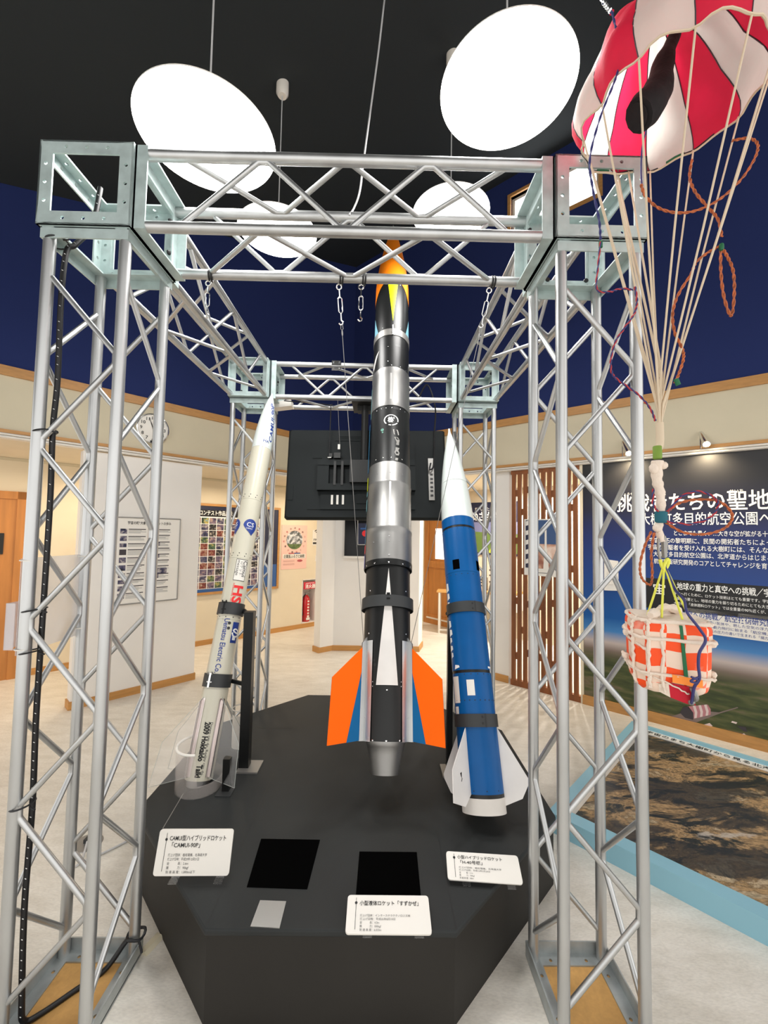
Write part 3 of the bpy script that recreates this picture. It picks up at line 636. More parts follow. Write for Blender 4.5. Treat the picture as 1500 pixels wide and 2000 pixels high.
flat('metal_square', [(489, 1809), (546, 1812), (559, 1760), (508, 1758)], mat('sheet_aluminium', (.74, .74, .72, 1), .34, 1), .003, 'small bare aluminium sheet lying near the front edge of the plinth', 'plate')

# ================================================================== lattice frame
W, D, S, H = 2.0097, 2.0213, .25737, 2.891; RT = .019
fr = thing('truss_frame', 'silver aluminium lattice frame standing around the rocket plinth', 'truss', (W/2, D/2, 0))
def frame_ring(mb, c, ax, w, h, depth, th, mi=0, flange=0.0):
    """square collar of flat bar: ax = axis direction, w x h outer size; other axes follow the world"""
    ax = V(ax); a = V((0, 1, 0)) if abs(ax.x) > .5 else V((1, 0, 0)); b = ax.cross(a); c = V(c)
    for s in (-1, 1):
        m_ = c+a*s*(w/2-th/2); mb.box(m_, [abs(a[i])*th+abs(b[i])*h+abs(ax[i])*depth for i in range(3)], mi=mi)
        m_ = c+b*s*(h/2-th/2); mb.box(m_, [abs(b[i])*th+abs(a[i])*(w-2*th)+abs(ax[i])*depth for i in range(3)], mi=mi)
def zigzag(p0, p1, q0, q1, nodes_p, nodes_q, r=.0095, gap=.030, inset=0.015):
    """bent rod between chord p0->p1 and chord q0->q1, touching them at distances nodes along; starts on the first node given"""
    d = (p1-p0).normalized(); ac = (q0-p0).normalized()
    seq = sorted([(t, 0) for t in nodes_p]+[(t, 1) for t in nodes_q]); pts = []
    for i, (t, side) in enumerate(seq):
        base = (p0 if side == 0 else q0)+d*t+(ac if side == 0 else -ac)*inset
        if i > 0: pts.append(base-d*gap*.62)
        if i < len(seq)-1: pts.append(base+d*gap*.62)
    out = []
    for i, p in enumerate(pts):
        if 0 < i < len(pts)-1:
            a = p+(pts[i-1]-p).normalized()*.005; b = p+(pts[i+1]-p).normalized()*.005; out += [a, (a+b+p)/3, b]
        else: out.append(p)
    mb = MB(); mb.path(out, r, 10); return mb
A_LV = [2.465-.590*k for k in range(5)]; B_LV = [2.17-.590*k for k in range(4)]
ZT = H-S-RT          # underside of the corner blocks
M['base'] = mat('base_plate_metal', (.46, .49, .49, 1), .5, .75, var=(14, .2))
def column(x, y, flip=False):
    c = [V((x, y, 0)), V((x+S, y, 0)), V((x+S, y+S, 0)), V((x, y+S, 0))]; zb, zt = .012, ZT-.005
    mb = MB()
    for p in c: mb.tube(p+Z*zb, p+Z*zt, RT, 20)
    col = mb.build('truss_column', M['alu'], fr)
    mb = MB(); frame_ring(mb, V((x+S/2, y+S/2, ZT-.021)), (0, 0, 1), S+2*RT, S+2*RT, .038, .005)
    frame_ring(mb, V((x+S/2, y+S/2, ZT-.003)), (0, 0, 1), S+2*RT, S+2*RT, .005, .045); mb.build('end_flange', M['plate'], col)
    mb = MB(); frame_ring(mb, V((x+S/2, y+S/2, .030)), (0, 0, 1), S+2*RT+.006, S+2*RT+.006, .055, .005)
    plate_holes((S+2*RT+.006,)*2, [(S-.052,)*2], [(sx*(S/2-.008), sy*S*.26, .006) for sx in (-1, 1) for sy in (-1, 1)]+[(sx*S*.26, sy*(S/2-.008), .006) for sx in (-1, 1) for sy in (-1, 1)], .005, (V((x+S/2, y+S/2, .012)), (1, 0, 0), (0, 1, 0)), mb=mb)
    mb.build('base_flange', M['base'], col)
    for k in range(4):
        p, q = c[k], c[(k+1) % 4]
        la, lb = (A_LV, B_LV) if not flip else (B_LV, A_LV)
        zigzag(p, p+Z, q, q+Z, la, lb).build('lattice_brace', M['alu'], col)
    return col
for x, y, fl in ((0, 0, False), (W-S, 0, False), (0, D-S, False), (W-S, D-S, False)): column(x, y, fl)
def beam(c, d, length, phase):
    """c = four chord start points in cyclic order (near-upper, near-lower, far-lower, far-upper)"""
    d = V(d); mb = MB()
    for p in c: mb.tube(p, p+d*length, RT, 20)
    bm_ = mb.build('truss_beam', M['alu'], fr)
    ctr = sum(c, V())/4; mb = MB()
    for t, t2 in ((.021, .003), (length-.021, length-.003)):
        mb = MB(); frame_ring(mb, ctr+d*t, d, S+2*RT, S+2*RT, .042, .006); frame_ring(mb, ctr+d*t2, d, S+2*RT, S+2*RT, .006, .045); mb.build('end_flange', M['plate'], bm_)
    m = length/2; hp = .2875
    half = [m-hp, m+hp]; full = [m-2*hp, m, m+2*hp]
    for k in range(4):
        p, q = c[k], c[(k+1) % 4]
        zigzag(p, p+d, q, q+d, full if phase else half, half if phase else full).build('lattice_brace', M['alu'], bm_)
B0 = S+RT+.010; LB = W-2*B0; DB = D-2*B0
def P4(x0, y0, along):       # chords of a beam starting at the block face
    if along == 'x': return [V((B0, y0, H)), V((B0, y0, H-S)), V((B0, y0+S, H-S)), V((B0, y0+S, H))]
    return [V((x0, B0, H)), V((x0, B0, H-S)), V((x0+S, B0, H-S)), V((x0+S, B0, H))]
beam(P4(0, 0, 'x'), (1, 0, 0), LB, False); beam(P4(0, D-S, 'x'), (1, 0, 0), LB, True)
beam(P4(0, 0, 'y'), (0, 1, 0), DB, False); beam(P4(W-S, 0, 'y'), (0, 1, 0), DB, True)
# corner blocks
def block(x, y):
    s = S+2*RT+.02; h = S+2*RT; c = V((x+S/2, y+S/2, H-S/2)); mb = MB(); pw = .046; th = .006
    for ax, rt, up, ww, hh in (((0, -1, 0), (1, 0, 0), (0, 0, 1), s, h), ((0, 1, 0), (-1, 0, 0), (0, 0, 1), s, h), ((1, 0, 0), (0, 1, 0), (0, 0, 1), s, h), ((-1, 0, 0), (0, -1, 0), (0, 0, 1), s, h), ((0, 0, 1), (1, 0, 0), (0, 1, 0), s, s), ((0, 0, -1), (1, 0, 0), (0, -1, 0), s, s)):
        ext = (h if abs(ax[2]) > .5 else s)/2-th/2
        circ = [(sx*(ww/2-pw/2), sy*hh*.22, .0062) for sx in (-1, 1) for sy in (-1, 0, 1)]+[(sy*ww*.22, sx*(hh/2-pw/2), .0062) for sx in (-1, 1) for sy in (-1, 0, 1)]
        plate_holes((ww, hh), [(ww-2*pw, hh-2*pw)], circ, th, (c+V(ax)*ext, rt, up), mb=mb)
    return mb.build('corner_block', M['plate'], fr), c, s
for x, y in ((0, 0), (W-S, 0), (0, D-S), (W-S, D-S)):
    o, c, s = block(x, y)
    inx = 1 if x == 0 else -1; iny = 1 if y == 0 else -1
    spots = [(V((inx*(s/2+.003), dy, dz)), V((inx, 0, 0))) for dy in (-.1, .1) for dz in (-.06, .07)]+[(V((dx, iny*(s/2+.003), dz)), V((0, iny, 0))) for dx in (-.06, .1) for dz in (-.1, .08)]
    spots += [(V((dx, dy, -S/2-RT+.012)), V((0, 0, 1))) for dx, dy in ((-.08, .125), (.09, .125), (.125, -.03))]
    for p, n in spots:
        mb = MB(); mb.lathe(c+p-n*(s*.0+.012), n, [(0, .009), (.006, .010), (.012, .006)], 10); mb.build('bolt', M['darkhole'], o)
# fibreboard squares in the feet of the front columns
for x, lb in ((0, 'orange fibreboard square in the foot of the front left column'), (W-S, 'orange fibreboard square in the foot of the front right column')):
    mb = MB(); mb.box((x+S/2, S/2, .005), (S+.02, S+.02, .009)); tag(mb.build('base_board', M['board']), lb, 'board', 'boards under the columns')
# ================================================================== rockets
class Body:
    """a rocket axis from base B to tip T; theta 0 faces the room's front, positive to the right"""
    def __init__(s, B, T):
        s.B, s.T = V(B), V(T); s.L = (s.T-s.B).length; s.u = (s.T-s.B).normalized()
        f = V((0, -1, 0)); s.f = (f-s.u*f.dot(s.u)).normalized(); s.e = s.u.cross(s.f)*-1
        if s.e.x < 0: s.e = -s.e
    def p(s, t, th, r): return s.B+s.u*t+(s.f*math.cos(th)+s.e*math.sin(th))*r
    def t_at(s, py, r=0.0):         # distance along the axis whose front line shows at image row py
        lo, hi = -.3, s.L+.3
        for _ in range(50):
            m = (lo+hi)/2
            if proj(s.p(m, 0, r))[1] > py: lo = m
            else: hi = m
        return (lo+hi)/2
    def lathe(s, mb, prof, n=56, mi=0, cap=(True, True)): mb.lathe(s.B, s.u, prof, n, mi, cap, ref=s.f); return mb
    def patch(s, mb, q, r, mi=0, nx=8, ny=8):       # q: four (t, theta) corners, draped on radius r
        g = []
        for j in range(ny+1):
            for i in range(nx+1):
                a, b = i/nx, j/ny
                t = (q[0][0]*(1-a)+q[1][0]*a)*(1-b)+(q[3][0]*(1-a)+q[2][0]*a)*b
                th = (q[0][1]*(1-a)+q[1][1]*a)*(1-b)+(q[3][1]*(1-a)+q[2][1]*a)*b
                g.append(s.p(t, th, r(t) if callable(r) else r))
        w = nx+1; mb.add(g, [(j*w+i, j*w+i+1, (j+1)*w+i+1, (j+1)*w+i) for j in range(ny) for i in range(nx)], mi)
    def disc(s, mb, t, th, rad, r, mi=0, n=24, sq=1.0):
        vs = [s.p(t, th, r)]+[s.p(t+rad*math.sin(2*PI*k/n), th+rad*sq*math.cos(2*PI*k/n)/r, r) for k in range(n)]
        mb.add(vs, [(0, 1+k, 1+(k+1) % n) for k in range(n)], mi)
    def rivets(s, mb, t, r, ths, rad=.004, mi=0):
        for th in ths:
            n = s.p(0, th, 1)-s.B; c = s.p(t, th, r-.001)
            mb.lathe(c, n, [(0, rad), (.0015, rad*.9), (.0025, rad*.4)], 8, mi, (False, True))
    def text(s, mb, st, t0, th0, size, r, mode='down', mi=0, bold=0.0, length=None, off=.0012):
        w = TEXT(st, bold)[2]; sx = size if length is None else length/w; out = []
        vs, fs, w = fine_text(st, bold, .012/max(size, sx))
        for x, y in vs:
            t = t0-x*sx if mode == 'down' else (t0+x*sx if mode == 'up' else t0+y*size)
            rv = r(t) if callable(r) else r
            a = th0+y*size/rv if mode == 'down' else (th0-y*size/rv if mode == 'up' else th0+x*sx/rv)
            rr = (r(t) if callable(r) else r)+off; out.append(s.p(t, a, rr))
        mb.add(out, fs, mi)
    def fin(s, mb, th, pts, th_k=.004, mi=0, off=0.0):  # pts: (t, radius) outline in the fin plane
        n = (-s.f*math.sin(th)+s.e*math.cos(th)); q = [s.p(t, th, r)+n*off for t, r in pts]; mb.slab([p+n*th_k/2 for p in q], n, th_k, mi)

# ------------------------------------------------------------------ the tall middle rocket
b = Body(at(752, 1515, 1.94), at(768, 444, 3.76)); T = b.t_at
r = thing('sounding_rocket', 'tall black and bare metal rocket with orange nose and fins, leaning in the middle', 'rocket', b.B)
r1 = .122
t_bot = T(1449, r1); t_sl = T(1098, .135); t_s1 = T(1090, .136); t_s2 = T(900, .135); t_b2 = T(791, .131); t_s3 = T(716, .131); t_r0 = T(654, .131); t_r1 = T(642, .131); t_n = T(556, .131)
def seg(name, prof, m, n=64, cap=(True, True)):
    mb = MB(); b.lathe(mb, prof, n, cap=cap); return mb.build(name, m, r)
low = seg('lower_body', [(t_bot, r1), (t_sl, r1+.003)], M['black_paint'])
mb = MB(); ba = T(1338, r1); ap = T(1110, r1); hw = .0535
b.patch(mb, [(ba, -hw/r1), (ba, hw/r1), (ap, .002), (ap, -.002)], r1+.0042, nx=10, ny=12); mb.build('white_arrow', M['fin_white'], low)
mb = MB(); b.rivets(mb, T(1347, r1), r1, [0], .005); b.rivets(mb, T(1447, r1), r1, [-.55, 0, .55, 1.0], .005)
for py in (1331, 1340): b.rivets(mb, T(py, r1), r1, [-.62, .62], .0045)
for py in (1150, 1235): b.rivets(mb, T(py, r1), r1+.002, [-.9, .9, 2.2, -2.2], .005)
b.rivets(mb, T(1145, r1), r1+.003, [0, PI], .004)
mb.build('rivet', M['chrome'], low)
mb = MB(); b.disc(mb, T(1298, r1), -.52, .008, r1+.002); b.disc(mb, T(1289, r1), -.56, .006, r1+.002); mb.build('vent_hole', M['darkhole'], low)
seg('sleeve', [(t_sl-.012, .137), (t_sl+.02, .138), (t_s1, .1375)], M['black_paint'], cap=(False, False))
mb = MB(); b.rivets(mb, T(1098, .137), .138, [-1.1, -.6, 0, .6, 1.1, 2, 2.7, -2, -2.7], .0045); mb.build('rivet', M['chrome'], r)
st = seg('steel_tank', [(t_s1, .136), (T(1040, .136), .1365), (T(1030, .136), .1365), (T(1028, .136), .1385), (T(1024, .136), .1385), (T(1022, .136), .135), (T(941, .135), .1345), (T(939, .135), .137), (T(936, .135), .137), (T(934, .135), .135), (t_s2, .135)], M['steel'])
mb = MB(); b.patch(mb, [(T(1026, .136), -.03), (T(1026, .136), .05), (T(940, .135), .05), (T(940, .135), -.03)], .1356, nx=3, ny=4); mb.build('weld_seam', mat('weld_strip', (.74, .73, .71, 1), .38, 1), st)
mb = MB(); b.rivets(mb, T(1047, .136), .137, [0], .004); b.rivets(mb, T(1056, .136), .137, [0, -.7], .004); b.rivets(mb, T(1084, .136), .137, [0], .006); b.rivets(mb, T(922, .135), .136, [-.6, 0, .6], .003); mb.build('rivet', M['wire'], st)
mid = seg('middle_body', [(t_s2, .131), (t_b2, .131)], M['black_paint'])
mb = MB(); te = T(820, .131); er = .046
for k in range(48):
    a0, a1 = 2*PI*k/48, 2*PI*(k+1)/48
    if 30 <= k <= 32 or 44 <= k <= 45 or k == 36: continue
    g = []
    for (aa, rr) in ((a0, er), (a1, er), (a1, er-.007), (a0, er-.007)): g.append(b.p(te+rr*.95*math.sin(aa), .02+rr*1.05*math.cos(aa)/.131, .1318))
    mb.poly(g)
b.text(mb, '樹', te-.016, .02-.024/.131, .048, .131, 'flat', 0, .015)
mb.build('emblem', M['white_ink'], mid)
mb = MB(); rs2 = random.Random(5); tA, tB = T(838, .131), T(898, .131); pr = None
for k in range(13):
    a = k/12; t = tA+(tB-tA)*a; c = .22+.10*math.sin(a*3)+rs2.uniform(-.03, .03)+a*.05; wv = (.012+.018*rs2.random())/.131*.6
    cur = (b.p(t, c-wv, .1317), b.p(t, c+wv, .1317))
    if pr and k % 4 != 3: mb.poly([pr[0], pr[1], cur[1], cur[0]])
    pr = cur
for (py, th, rad, sq) in ((796, .28, .012, 2), (800, .42, .006, 1.6)): b.disc(mb, T(py, .131), th, rad, .1317, 1, sq=sq)
b.disc(mb, T(838, .131), -.42, .011, .1317, 2); b.disc(mb, T(843, .131), -.40, .006, .1317, 2)
mb.build('paint_scrape', [M['mount_grey'], M['darkhole'], mat('green_sticker', rgb(86, 140, 124), .5)], mid)
mb = MB(); b.rivets(mb, T(893, .131), .131, [-.75, -.35, .05, .6], .004); b.rivets(mb, T(796, .131), .131, [-.8, -.5, -.25, .05, .5, .8], .0035); mb.build('rivet', M['chrome'], mid)
sc_ = seg('steel_section', [(t_b2, .1335), (T(782, .132), .1335), (T(780, .132), .1318), (T(727, .132), .1318), (T(725, .132), .1335), (t_s3, .1335)], M['steel'])
mb = MB(); b.patch(mb, [(T(779, .132), -.07), (T(779, .132), .03), (T(728, .132), .03), (T(728, .132), -.07)], .1322, nx=3, ny=3); mb.build('weld_seam', bpy.data.materials['weld_strip'], sc_)
up = seg('upper_body', [(t_s3, .131), (t_r0, .131)], M['black_paint'])
mb = MB(); b.rivets(mb, T(713, .131), .131, [-.5, 0, .5, .9], .0035); b.rivets(mb, T(705, .131), .131, [-.2], .0035); b.rivets(mb, T(676, .131), .131, [-.2], .0035); mb.build('rivet', M['chrome'], up)
mb = MB(); b.disc(mb, T(673, .131), .33, .010, .1317, 1, sq=2); b.patch(mb, [(T(706, .131), -1.45), (T(706, .131), -1.15), (T(678, .131), -.75), (T(684, .131), -1.0)], .1315, 0, 4, 4); mb.build('marking', [M['fin_white'], M['darkhole']], up)
rg = seg('clamp_band', [(t_r0, .1345), (t_r1, .1345)], M['mount_grey'])
mb = MB(); mb.path([b.p(t_r0-.002, .03, .137), b.p(t_r1+.03, .03, .137)], .0045, 8); mb.path([b.p((t_r0+t_r1)/2, -.03, .137), b.p((t_r0+t_r1)/2, .08, .137)], .004, 8); mb.build('band_buckle', M['chrome'], rg)
pay = seg('payload_body', [(t_r1, .131), (t_n+.13, .130)], M['black_paint'])
mb = MB(); b.patch(mb, [(T(548, .131), -.30), (T(548, .131), .34), (T(626, .131), .045), (T(626, .131), .035)], .1318, 0, 8, 8)
tb, tt = T(641, .131), T(606, .131)
for sg in (-1, 1): b.patch(mb, [(tb, sg*.88), (tb, sg*1.32), (tt, sg*1.34), (tt, sg*1.30)], .1318, 1, 4, 4)
mb.build('vinyl_triangle', [M['lime'], M['sky_vinyl']], pay)
mb = MB(); b.rivets(mb, T(637, .131), .131, [-.55, .5, 1.2], .0035); b.rivets(mb, T(553, .131), .131, [.48], .004); mb.build('rivet', M['chrome'], pay)
# ogive nose; its lower edge is scalloped: long on the flanks, short at the front
tip = b.L; n0 = t_n+.055; mb = MB(); NT_, NS = 64, 20
def nose_r(t):
    a = max(0, min(1, (tip-t)/(tip-n0))); return .1325*(1-(1-a)**1.6)**.90+.001
vs = []
for j in range(NS+1):
    for k in range(NT_):
        th = 2*PI*k/NT_; sc = .5-.5*math.cos(2*th); base = n0-.165*(sc**1.6)
        t = base+(tip-base)*(j/NS); vs.append(b.p(t, th, nose_r(t) if t > n0 else .1328))
mb.add(vs, [(j*NT_+k, j*NT_+(k+1) % NT_, (j+1)*NT_+(k+1) % NT_, (j+1)*NT_+k) for j in range(NS) for k in range(NT_)]); mb.build('nose_cone', M['orange_n'], r)
mb = MB(); b.lathe(mb, [(tip-.02, .012), (tip+.035, .002)], 12); mb.build('nose_tip', M['mount_grey'], r)
# nozzle
mb = MB(); tn = T(1516, .065); b.lathe(mb, [(t_bot+.01, .098), (t_bot-.012, .098), (t_bot-.022, .092), (T(1475, .08), .082), (tn, .066), (tn, .06), (T(1475, .08), .07)], 48, cap=(False, True)); mb.build('nozzle', M['steel'], r)
# side stripe with coloured stickers along the left flank
mb = MB()
for y0, y1, mi, w0 in ((1100, 1072, 0, .24), (1070, 1054, 1, .22), (1050, 1012, 2, .2), (985, 962, 3, .2), (955, 946, 3, .2), (944, 918, 4, .22), (908, 812, 2, .20), (800, 740, 3, .14)):
    t0, t1 = T(y0, .132), T(y1, .132); c = -1.46; rr = .139 if y0 > 905 else .1335
    b.patch(mb, [(t0, c-w0), (t0, c+w0*.7), (t1, c+w0*.7), (t1, c-w0)], rr, mi, 4, 3)
mb.build('side_sticker', [mat('indigo_sticker', rgb(64, 60, 130), .5), mat('coral_sticker', rgb(230, 70, 80), .5), mat('blue_sticker', rgb(36, 110, 150), .5), mat('aqua_sticker', rgb(120, 176, 184), .5), mat('yellow_sticker', rgb(196, 206, 20), .5)], r)
# fins with L-shaped root brackets
tr, tm = T(1252, r1), t_bot+.004
for th in (R(60), R(-60), R(180)):
    mb = MB(); b.fin(mb, th, [(tr, r1-.004), (T(1322, .25)-.0, .305), (tm-.022, .308), (tm, r1-.004)], .006); f = mb.build('fin', M['orange'], r)
    mb = MB()
    for o_ in (.0035, -.0035): b.fin(mb, th, [(tr-.004, r1-.003), (tm-.012, r1+(.305-r1)*.50), (tm-.0005, r1-.003)], .0012, 0, o_)
    mb.build('blue_inlay', M['finblue'], f)
    mb = MB(); sg = -1 if th < 0 else 1
    for s2 in (-1, 1):
        n = (-b.f*math.sin(th)+b.e*math.cos(th))*s2; a0 = b.p(tr+.006, th, r1); b.fin(mb, th, [(tr+.03, r1-.002), (tr-.005, r1+.027), (tm-.006, r1+.027), (tm-.006, r1-.002)], .002, 0, .005*s2)
        b.patch(mb, [(tm-.006, th+s2*.03), (tm-.006, th+s2*.42), (tr+.006, th+s2*.42), (tr+.006, th+s2*.03)], r1+.006, 0, 6, 2)
        for k in range(6): b.rivets(mb, tm+.01+(tr-tm-.02)*k/5, r1+.006, [th+s2*(.12 if k % 2 else .34)], .0035)
    mb.build('fin_bracket', M['alu'], f)

# stand of the tall rocket: upright pole behind it, a rubber-lined ring around the body
t_c = T(1172, .14); back = b.p(t_c, PI, .15); s = thing('rocket_stand', 'charcoal stand whose ring holds the tall middle rocket', 'stand', (back.x, back.y, PZ), 'rocket stands')
mb = MB(); mb.box((back.x, back.y+.035, (PZ+back.z+.05)/2), (.05, .05, back.z+.05-PZ)); mb.build('post', M['black_matt'], s)
mb = MB(); mb.box((back.x, back.y+.035, PZ+.004), (.14, .14, .008)); mb.build('base_plate', M['rubber'], s)
mb = MB(); b.lathe(mb, [(t_c-.030, .139), (t_c-.030, .142), (t_c+.030, .142), (t_c+.030, .139), (t_c-.030, .139)], 56, cap=(False, False)); rg = mb.build('clamp_ring', M['rubber'], s)
mb = MB(); mb.path([b.p(t_c+.034, -.06, .143), b.p(t_c+.034, .06, .143)], .006, 8); mb.path([b.p(t_c+.01, -.06, .143), b.p(t_c+.01, .06, .143)], .005, 8); mb.build('clamp_bolt', M['black_paint'], rg)

# ------------------------------------------------------------------ slim cream rocket on the left
b = Body(at(385, 1538, 2.12), at(531.5, 770, 3.0)); b.B = b.B+b.u*.03; T = b.t_at
r = thing('sounding_rocket', 'slim cream rocket with clear plastic fins leaning at the left of the plinth', 'rocket', b.B)
r2 = .0672; tip = (V(at(531.5, 770, 3.0))-b.B).length
tj = T(870, r2); t_l = T(1345, r2); t_tail = T(1527, r2)
def seg(name, prof, m, n=48, cap=(True, True)):
    mb = MB(); b.lathe(mb, prof, n, cap=cap); return mb.build(name, m, r)
cuts = [t_tail, t_l, T(1209, r2), T(1089, r2), T(973, r2), tj]
ups = [r2+.001, r2, r2-.0005, r2-.001, r2-.0015]
for i in range(5):
    o = seg('body_tube', [(cuts[i]+.0008, ups[i]), (cuts[i+1]-.0008, ups[i])], M['rocket_cream'])
    mb = MB()
    for dz in (.014, -.014) if i else ():
        b.rivets(mb, cuts[i]+(dz if dz > 0 else -dz*2.2), ups[i], [x*.62+.1*(dz < 0) for x in range(-5, 6)], .0034)
    if i: mb.build('rivet', M['tvd'], o)
    if i == 0: lowb = o
seg('joint_liner', [(t_tail+.02, r2-.003), (tj, r2-.004)], M['rocket_white'])
npf = []
for k in range(15):
    a = k/14; t = tj+(tip-tj)*a; npf.append((t, max(.0045, (r2-.001)*(1-a**2.0)**.78)))
nose_fn = lambda t: (r2-.001)*max(.0, 1-((t-tj)/(tip-tj))**2)**.78 if t > tj else r2
nc = seg('nose_cone', npf, M['nose_white'])
mb = MB(); b.text(mb, 'CAMUI-90P', tj+.05, 1.32, .040, nose_fn, 'up', 0, .02, .32); b.text(mb, 'HA', tj+.035, .30, .030, nose_fn, 'flat', 0, .01); mb.build('lettering', M['navy_ink'], nc)
mb = MB(); b.rivets(mb, tj+.012, r2-.002, [x*.5 for x in range(-6, 7)], .003); b.rivets(mb, tj+.034, r2-.004, [x*.5+.25 for x in range(-6, 7)], .003); mb.build('rivet', M['wire'], nc)
# blue drop-shaped emblems
mb = MB(); te = T(1028, r2)
for c in (.62, -.98):
    vs = [b.p(te+.012, c, r2+.001)]; n = 40; RG = 6
    for g_ in range(1, RG+1):
      for k in range(n):
        a = 2*PI*k/n; x = .042*math.cos(a); y = .042*math.sin(a)
        if y < 0: x *= max(0, 1-(-y/.042)**1.6*.9); y *= 1.5
        xx = x+(y*-.25 if y < 0 else 0); y *= g_/RG; xx *= g_/RG; vs.append(b.p(te+y+.012, c+xx/r2, r2+.001))
    mb.add(vs, [(0, 1+k, 1+(k+1) % n) for k in range(n)]+[(1+g_*n+k, 1+g_*n+(k+1) % n, 1+(g_-1)*n+(k+1) % n, 1+(g_-1)*n+k) for g_ in range(1, RG) for k in range(n)], 0)
    b.text(mb, 'CS', te+.004, c-.36, .040, r2, 'flat', 1, .004, off=.0018); b.text(mb, 'CAMUI', te-.012, c-.36, .013, r2, 'flat', 1, .0, off=.0018)
mb.build('emblem', [M['navy_ink'], M['white_ink']], r)
mb = MB(); t0, t1 = T(1133, r2), T(1091, r2); b.patch(mb, [(t0, .02), (t0, .98), (t1, .98), (t1, .02)], r2+.0006, 0, 8, 4)
for q in ([(t0, .0), (t0, 1.0), (t0+.003, 1.0), (t0+.003, 0)], [(t1-.003, 0), (t1-.003, 1), (t1, 1), (t1, 0)], [(t0, 0), (t0, .03), (t1, .03), (t1, 0)], [(t0, .97), (t0, 1.0), (t1, 1.0), (t1, .97)]): b.patch(mb, q, r2+.0012, 1, 8, 2)
b.text(mb, 'Camui', t1-.006, .66, .032, r2, 'down', 1, .01, .098); b.text(mb, 'ロケット', t1-.012, .40, .02, r2, 'down', 1, .0, .085); b.text(mb, 'message', t1-.006, .12, .024, r2, 'down', 1, .0, .095)
mb.build('message_label', [M['card'], M['ink']], r)
mb = MB(); b.text(mb, 'HS', T(1141, r2), .25, .074, r2, 'down', 0, .035, .110); b.text(mb, 'Hokkaido Sat', T(1138, r2), .10, .014, r2, 'down', 0, .0, .11); mb.build('red_lettering', M['red_ink'], r)
mb = MB(); b.text(mb, 'Uematsu Electric Co.', T(1207, r2), -.04, .042, r2, 'down', 0, .012, T(1207, r2)-T(1314, r2))
t0, t1 = T(1254, r2), T(1213, r2); b.patch(mb, [(t0, .72), (t0, 1.35), (t1, 1.35), (t1, .72)], r2+.0012, 0, 8, 3); b.text(mb, 'の', t1-.03, .78, .06, r2, 'down', 1, .03, off=.002); b.patch(mb, [(t0+.015, .85), (t0+.015, 1.15), (t0+.04, 1.15), (t0+.04, .85)], r2+.0018, 1, 4, 2)
b.disc(mb, T(1216, r2), .40, .0085, r2+.0012, 2); b.disc(mb, T(1226, r2), .40, .0085, r2+.0012, 2)
mb.build('company_lettering', [M['navy_ink'], M['white_ink'], M['darkhole']], r)
mb = MB(); t0 = T(1410, r2); t1 = T(1519, r2); b.text(mb, '2009 Hokkaido  Taiki', t0, .02, .038, r2+.001, 'down', 0, .045, t0-t1); b.text(mb, 'Dream can do. Reality can do.', t0, .42, .017, r2+.001, 'down', 0, .004, (t0-t1)*.97); mb.build('lettering', M['ink'], lowb)
mb = MB(); b.lathe(mb, [(t_tail, r2-.004), (t_tail-.066, r2-.009), (t_tail-.068, r2-.02)], 48); tl = mb.build('tail_ring', M['steel'], r)
mb = MB(); b.rivets(mb, t_tail-.012, r2-.006, [x*.7 for x in range(-4, 5)], .004); mb.build('rivet', M['wire'], tl)
ft, fb = T(1362, r2), t_tail+.016
for th in (R(-33), R(57), R(147), R(-123)):
    out = [(ft, r2+.001), (ft-.20, r2+.185), (fb-.012, r2+.205), (fb, r2+.001)]
    mb = MB(); b.fin(mb, th, out, .004); f = mb.build('fin', M['clear'], r)
    f['label'] = 'clear plastic fin'
    mb = MB(); q = [b.p(t, th, x) for t, x in out]; mb.path(q, .0013, 6); mb.build('fin_edge', M['clear_edge'], f)
    mb = MB()
    for s2 in (-1, 1):
        b.fin(mb, th, [(ft-.005, r2-.001), (ft-.02, r2+.019), (fb+.003, r2+.019), (fb+.003, r2-.001)], .002, 0, .0035*s2)
        b.patch(mb, [(fb+.003, th+s2*.03), (fb+.003, th+s2*.24), (ft-.005, th+s2*.24), (ft-.005, th+s2*.03)], r2+.004, 0, 4, 2)
    mb.build('fin_bracket', mat('pinkish_aluminium', (.74, .68, .66, 1), .32, 1) if 'pinkish_aluminium' not in bpy.data.materials else bpy.data.materials['pinkish_aluminium'], f)

# its stand: black square posts with two clamp rings
p0 = onz(478, 1498, PZ); s = thing('rocket_stand', 'black square post stand clamping the slim cream rocket', 'stand', p0, 'rocket stands')
zt = CAM.z+(ray(478, 1197)*((p0-CAM).dot(F_))).z
mb = MB(); mb.box((p0.x, p0.y, (PZ+zt)/2), (.052, .052, zt-PZ)); mb.build('post', M['black_paint'], s)
mb = MB(); mb.box((p0.x+.03, p0.y-.005, PZ+.004), (.115, .12, .008)); mb.build('base_plate', M['mount_grey'], s)
p1 = onz(437, 1553, PZ); tc2 = T(1328, r2); ax = b.p(tc2, 0, 0); pb = b.p(tc2-.1, PI, r2+.03)
mb = MB(); mb.box((p1.x, p1.y+.035, PZ+.08), (.034, .034, .16)); mb.build('short_post', M['black_paint'], s)
mb = MB(); mb.box((p1.x, p1.y+.02, PZ+.003), (.075, .075, .006)); mb.build('base_plate', M['rubber'], s)
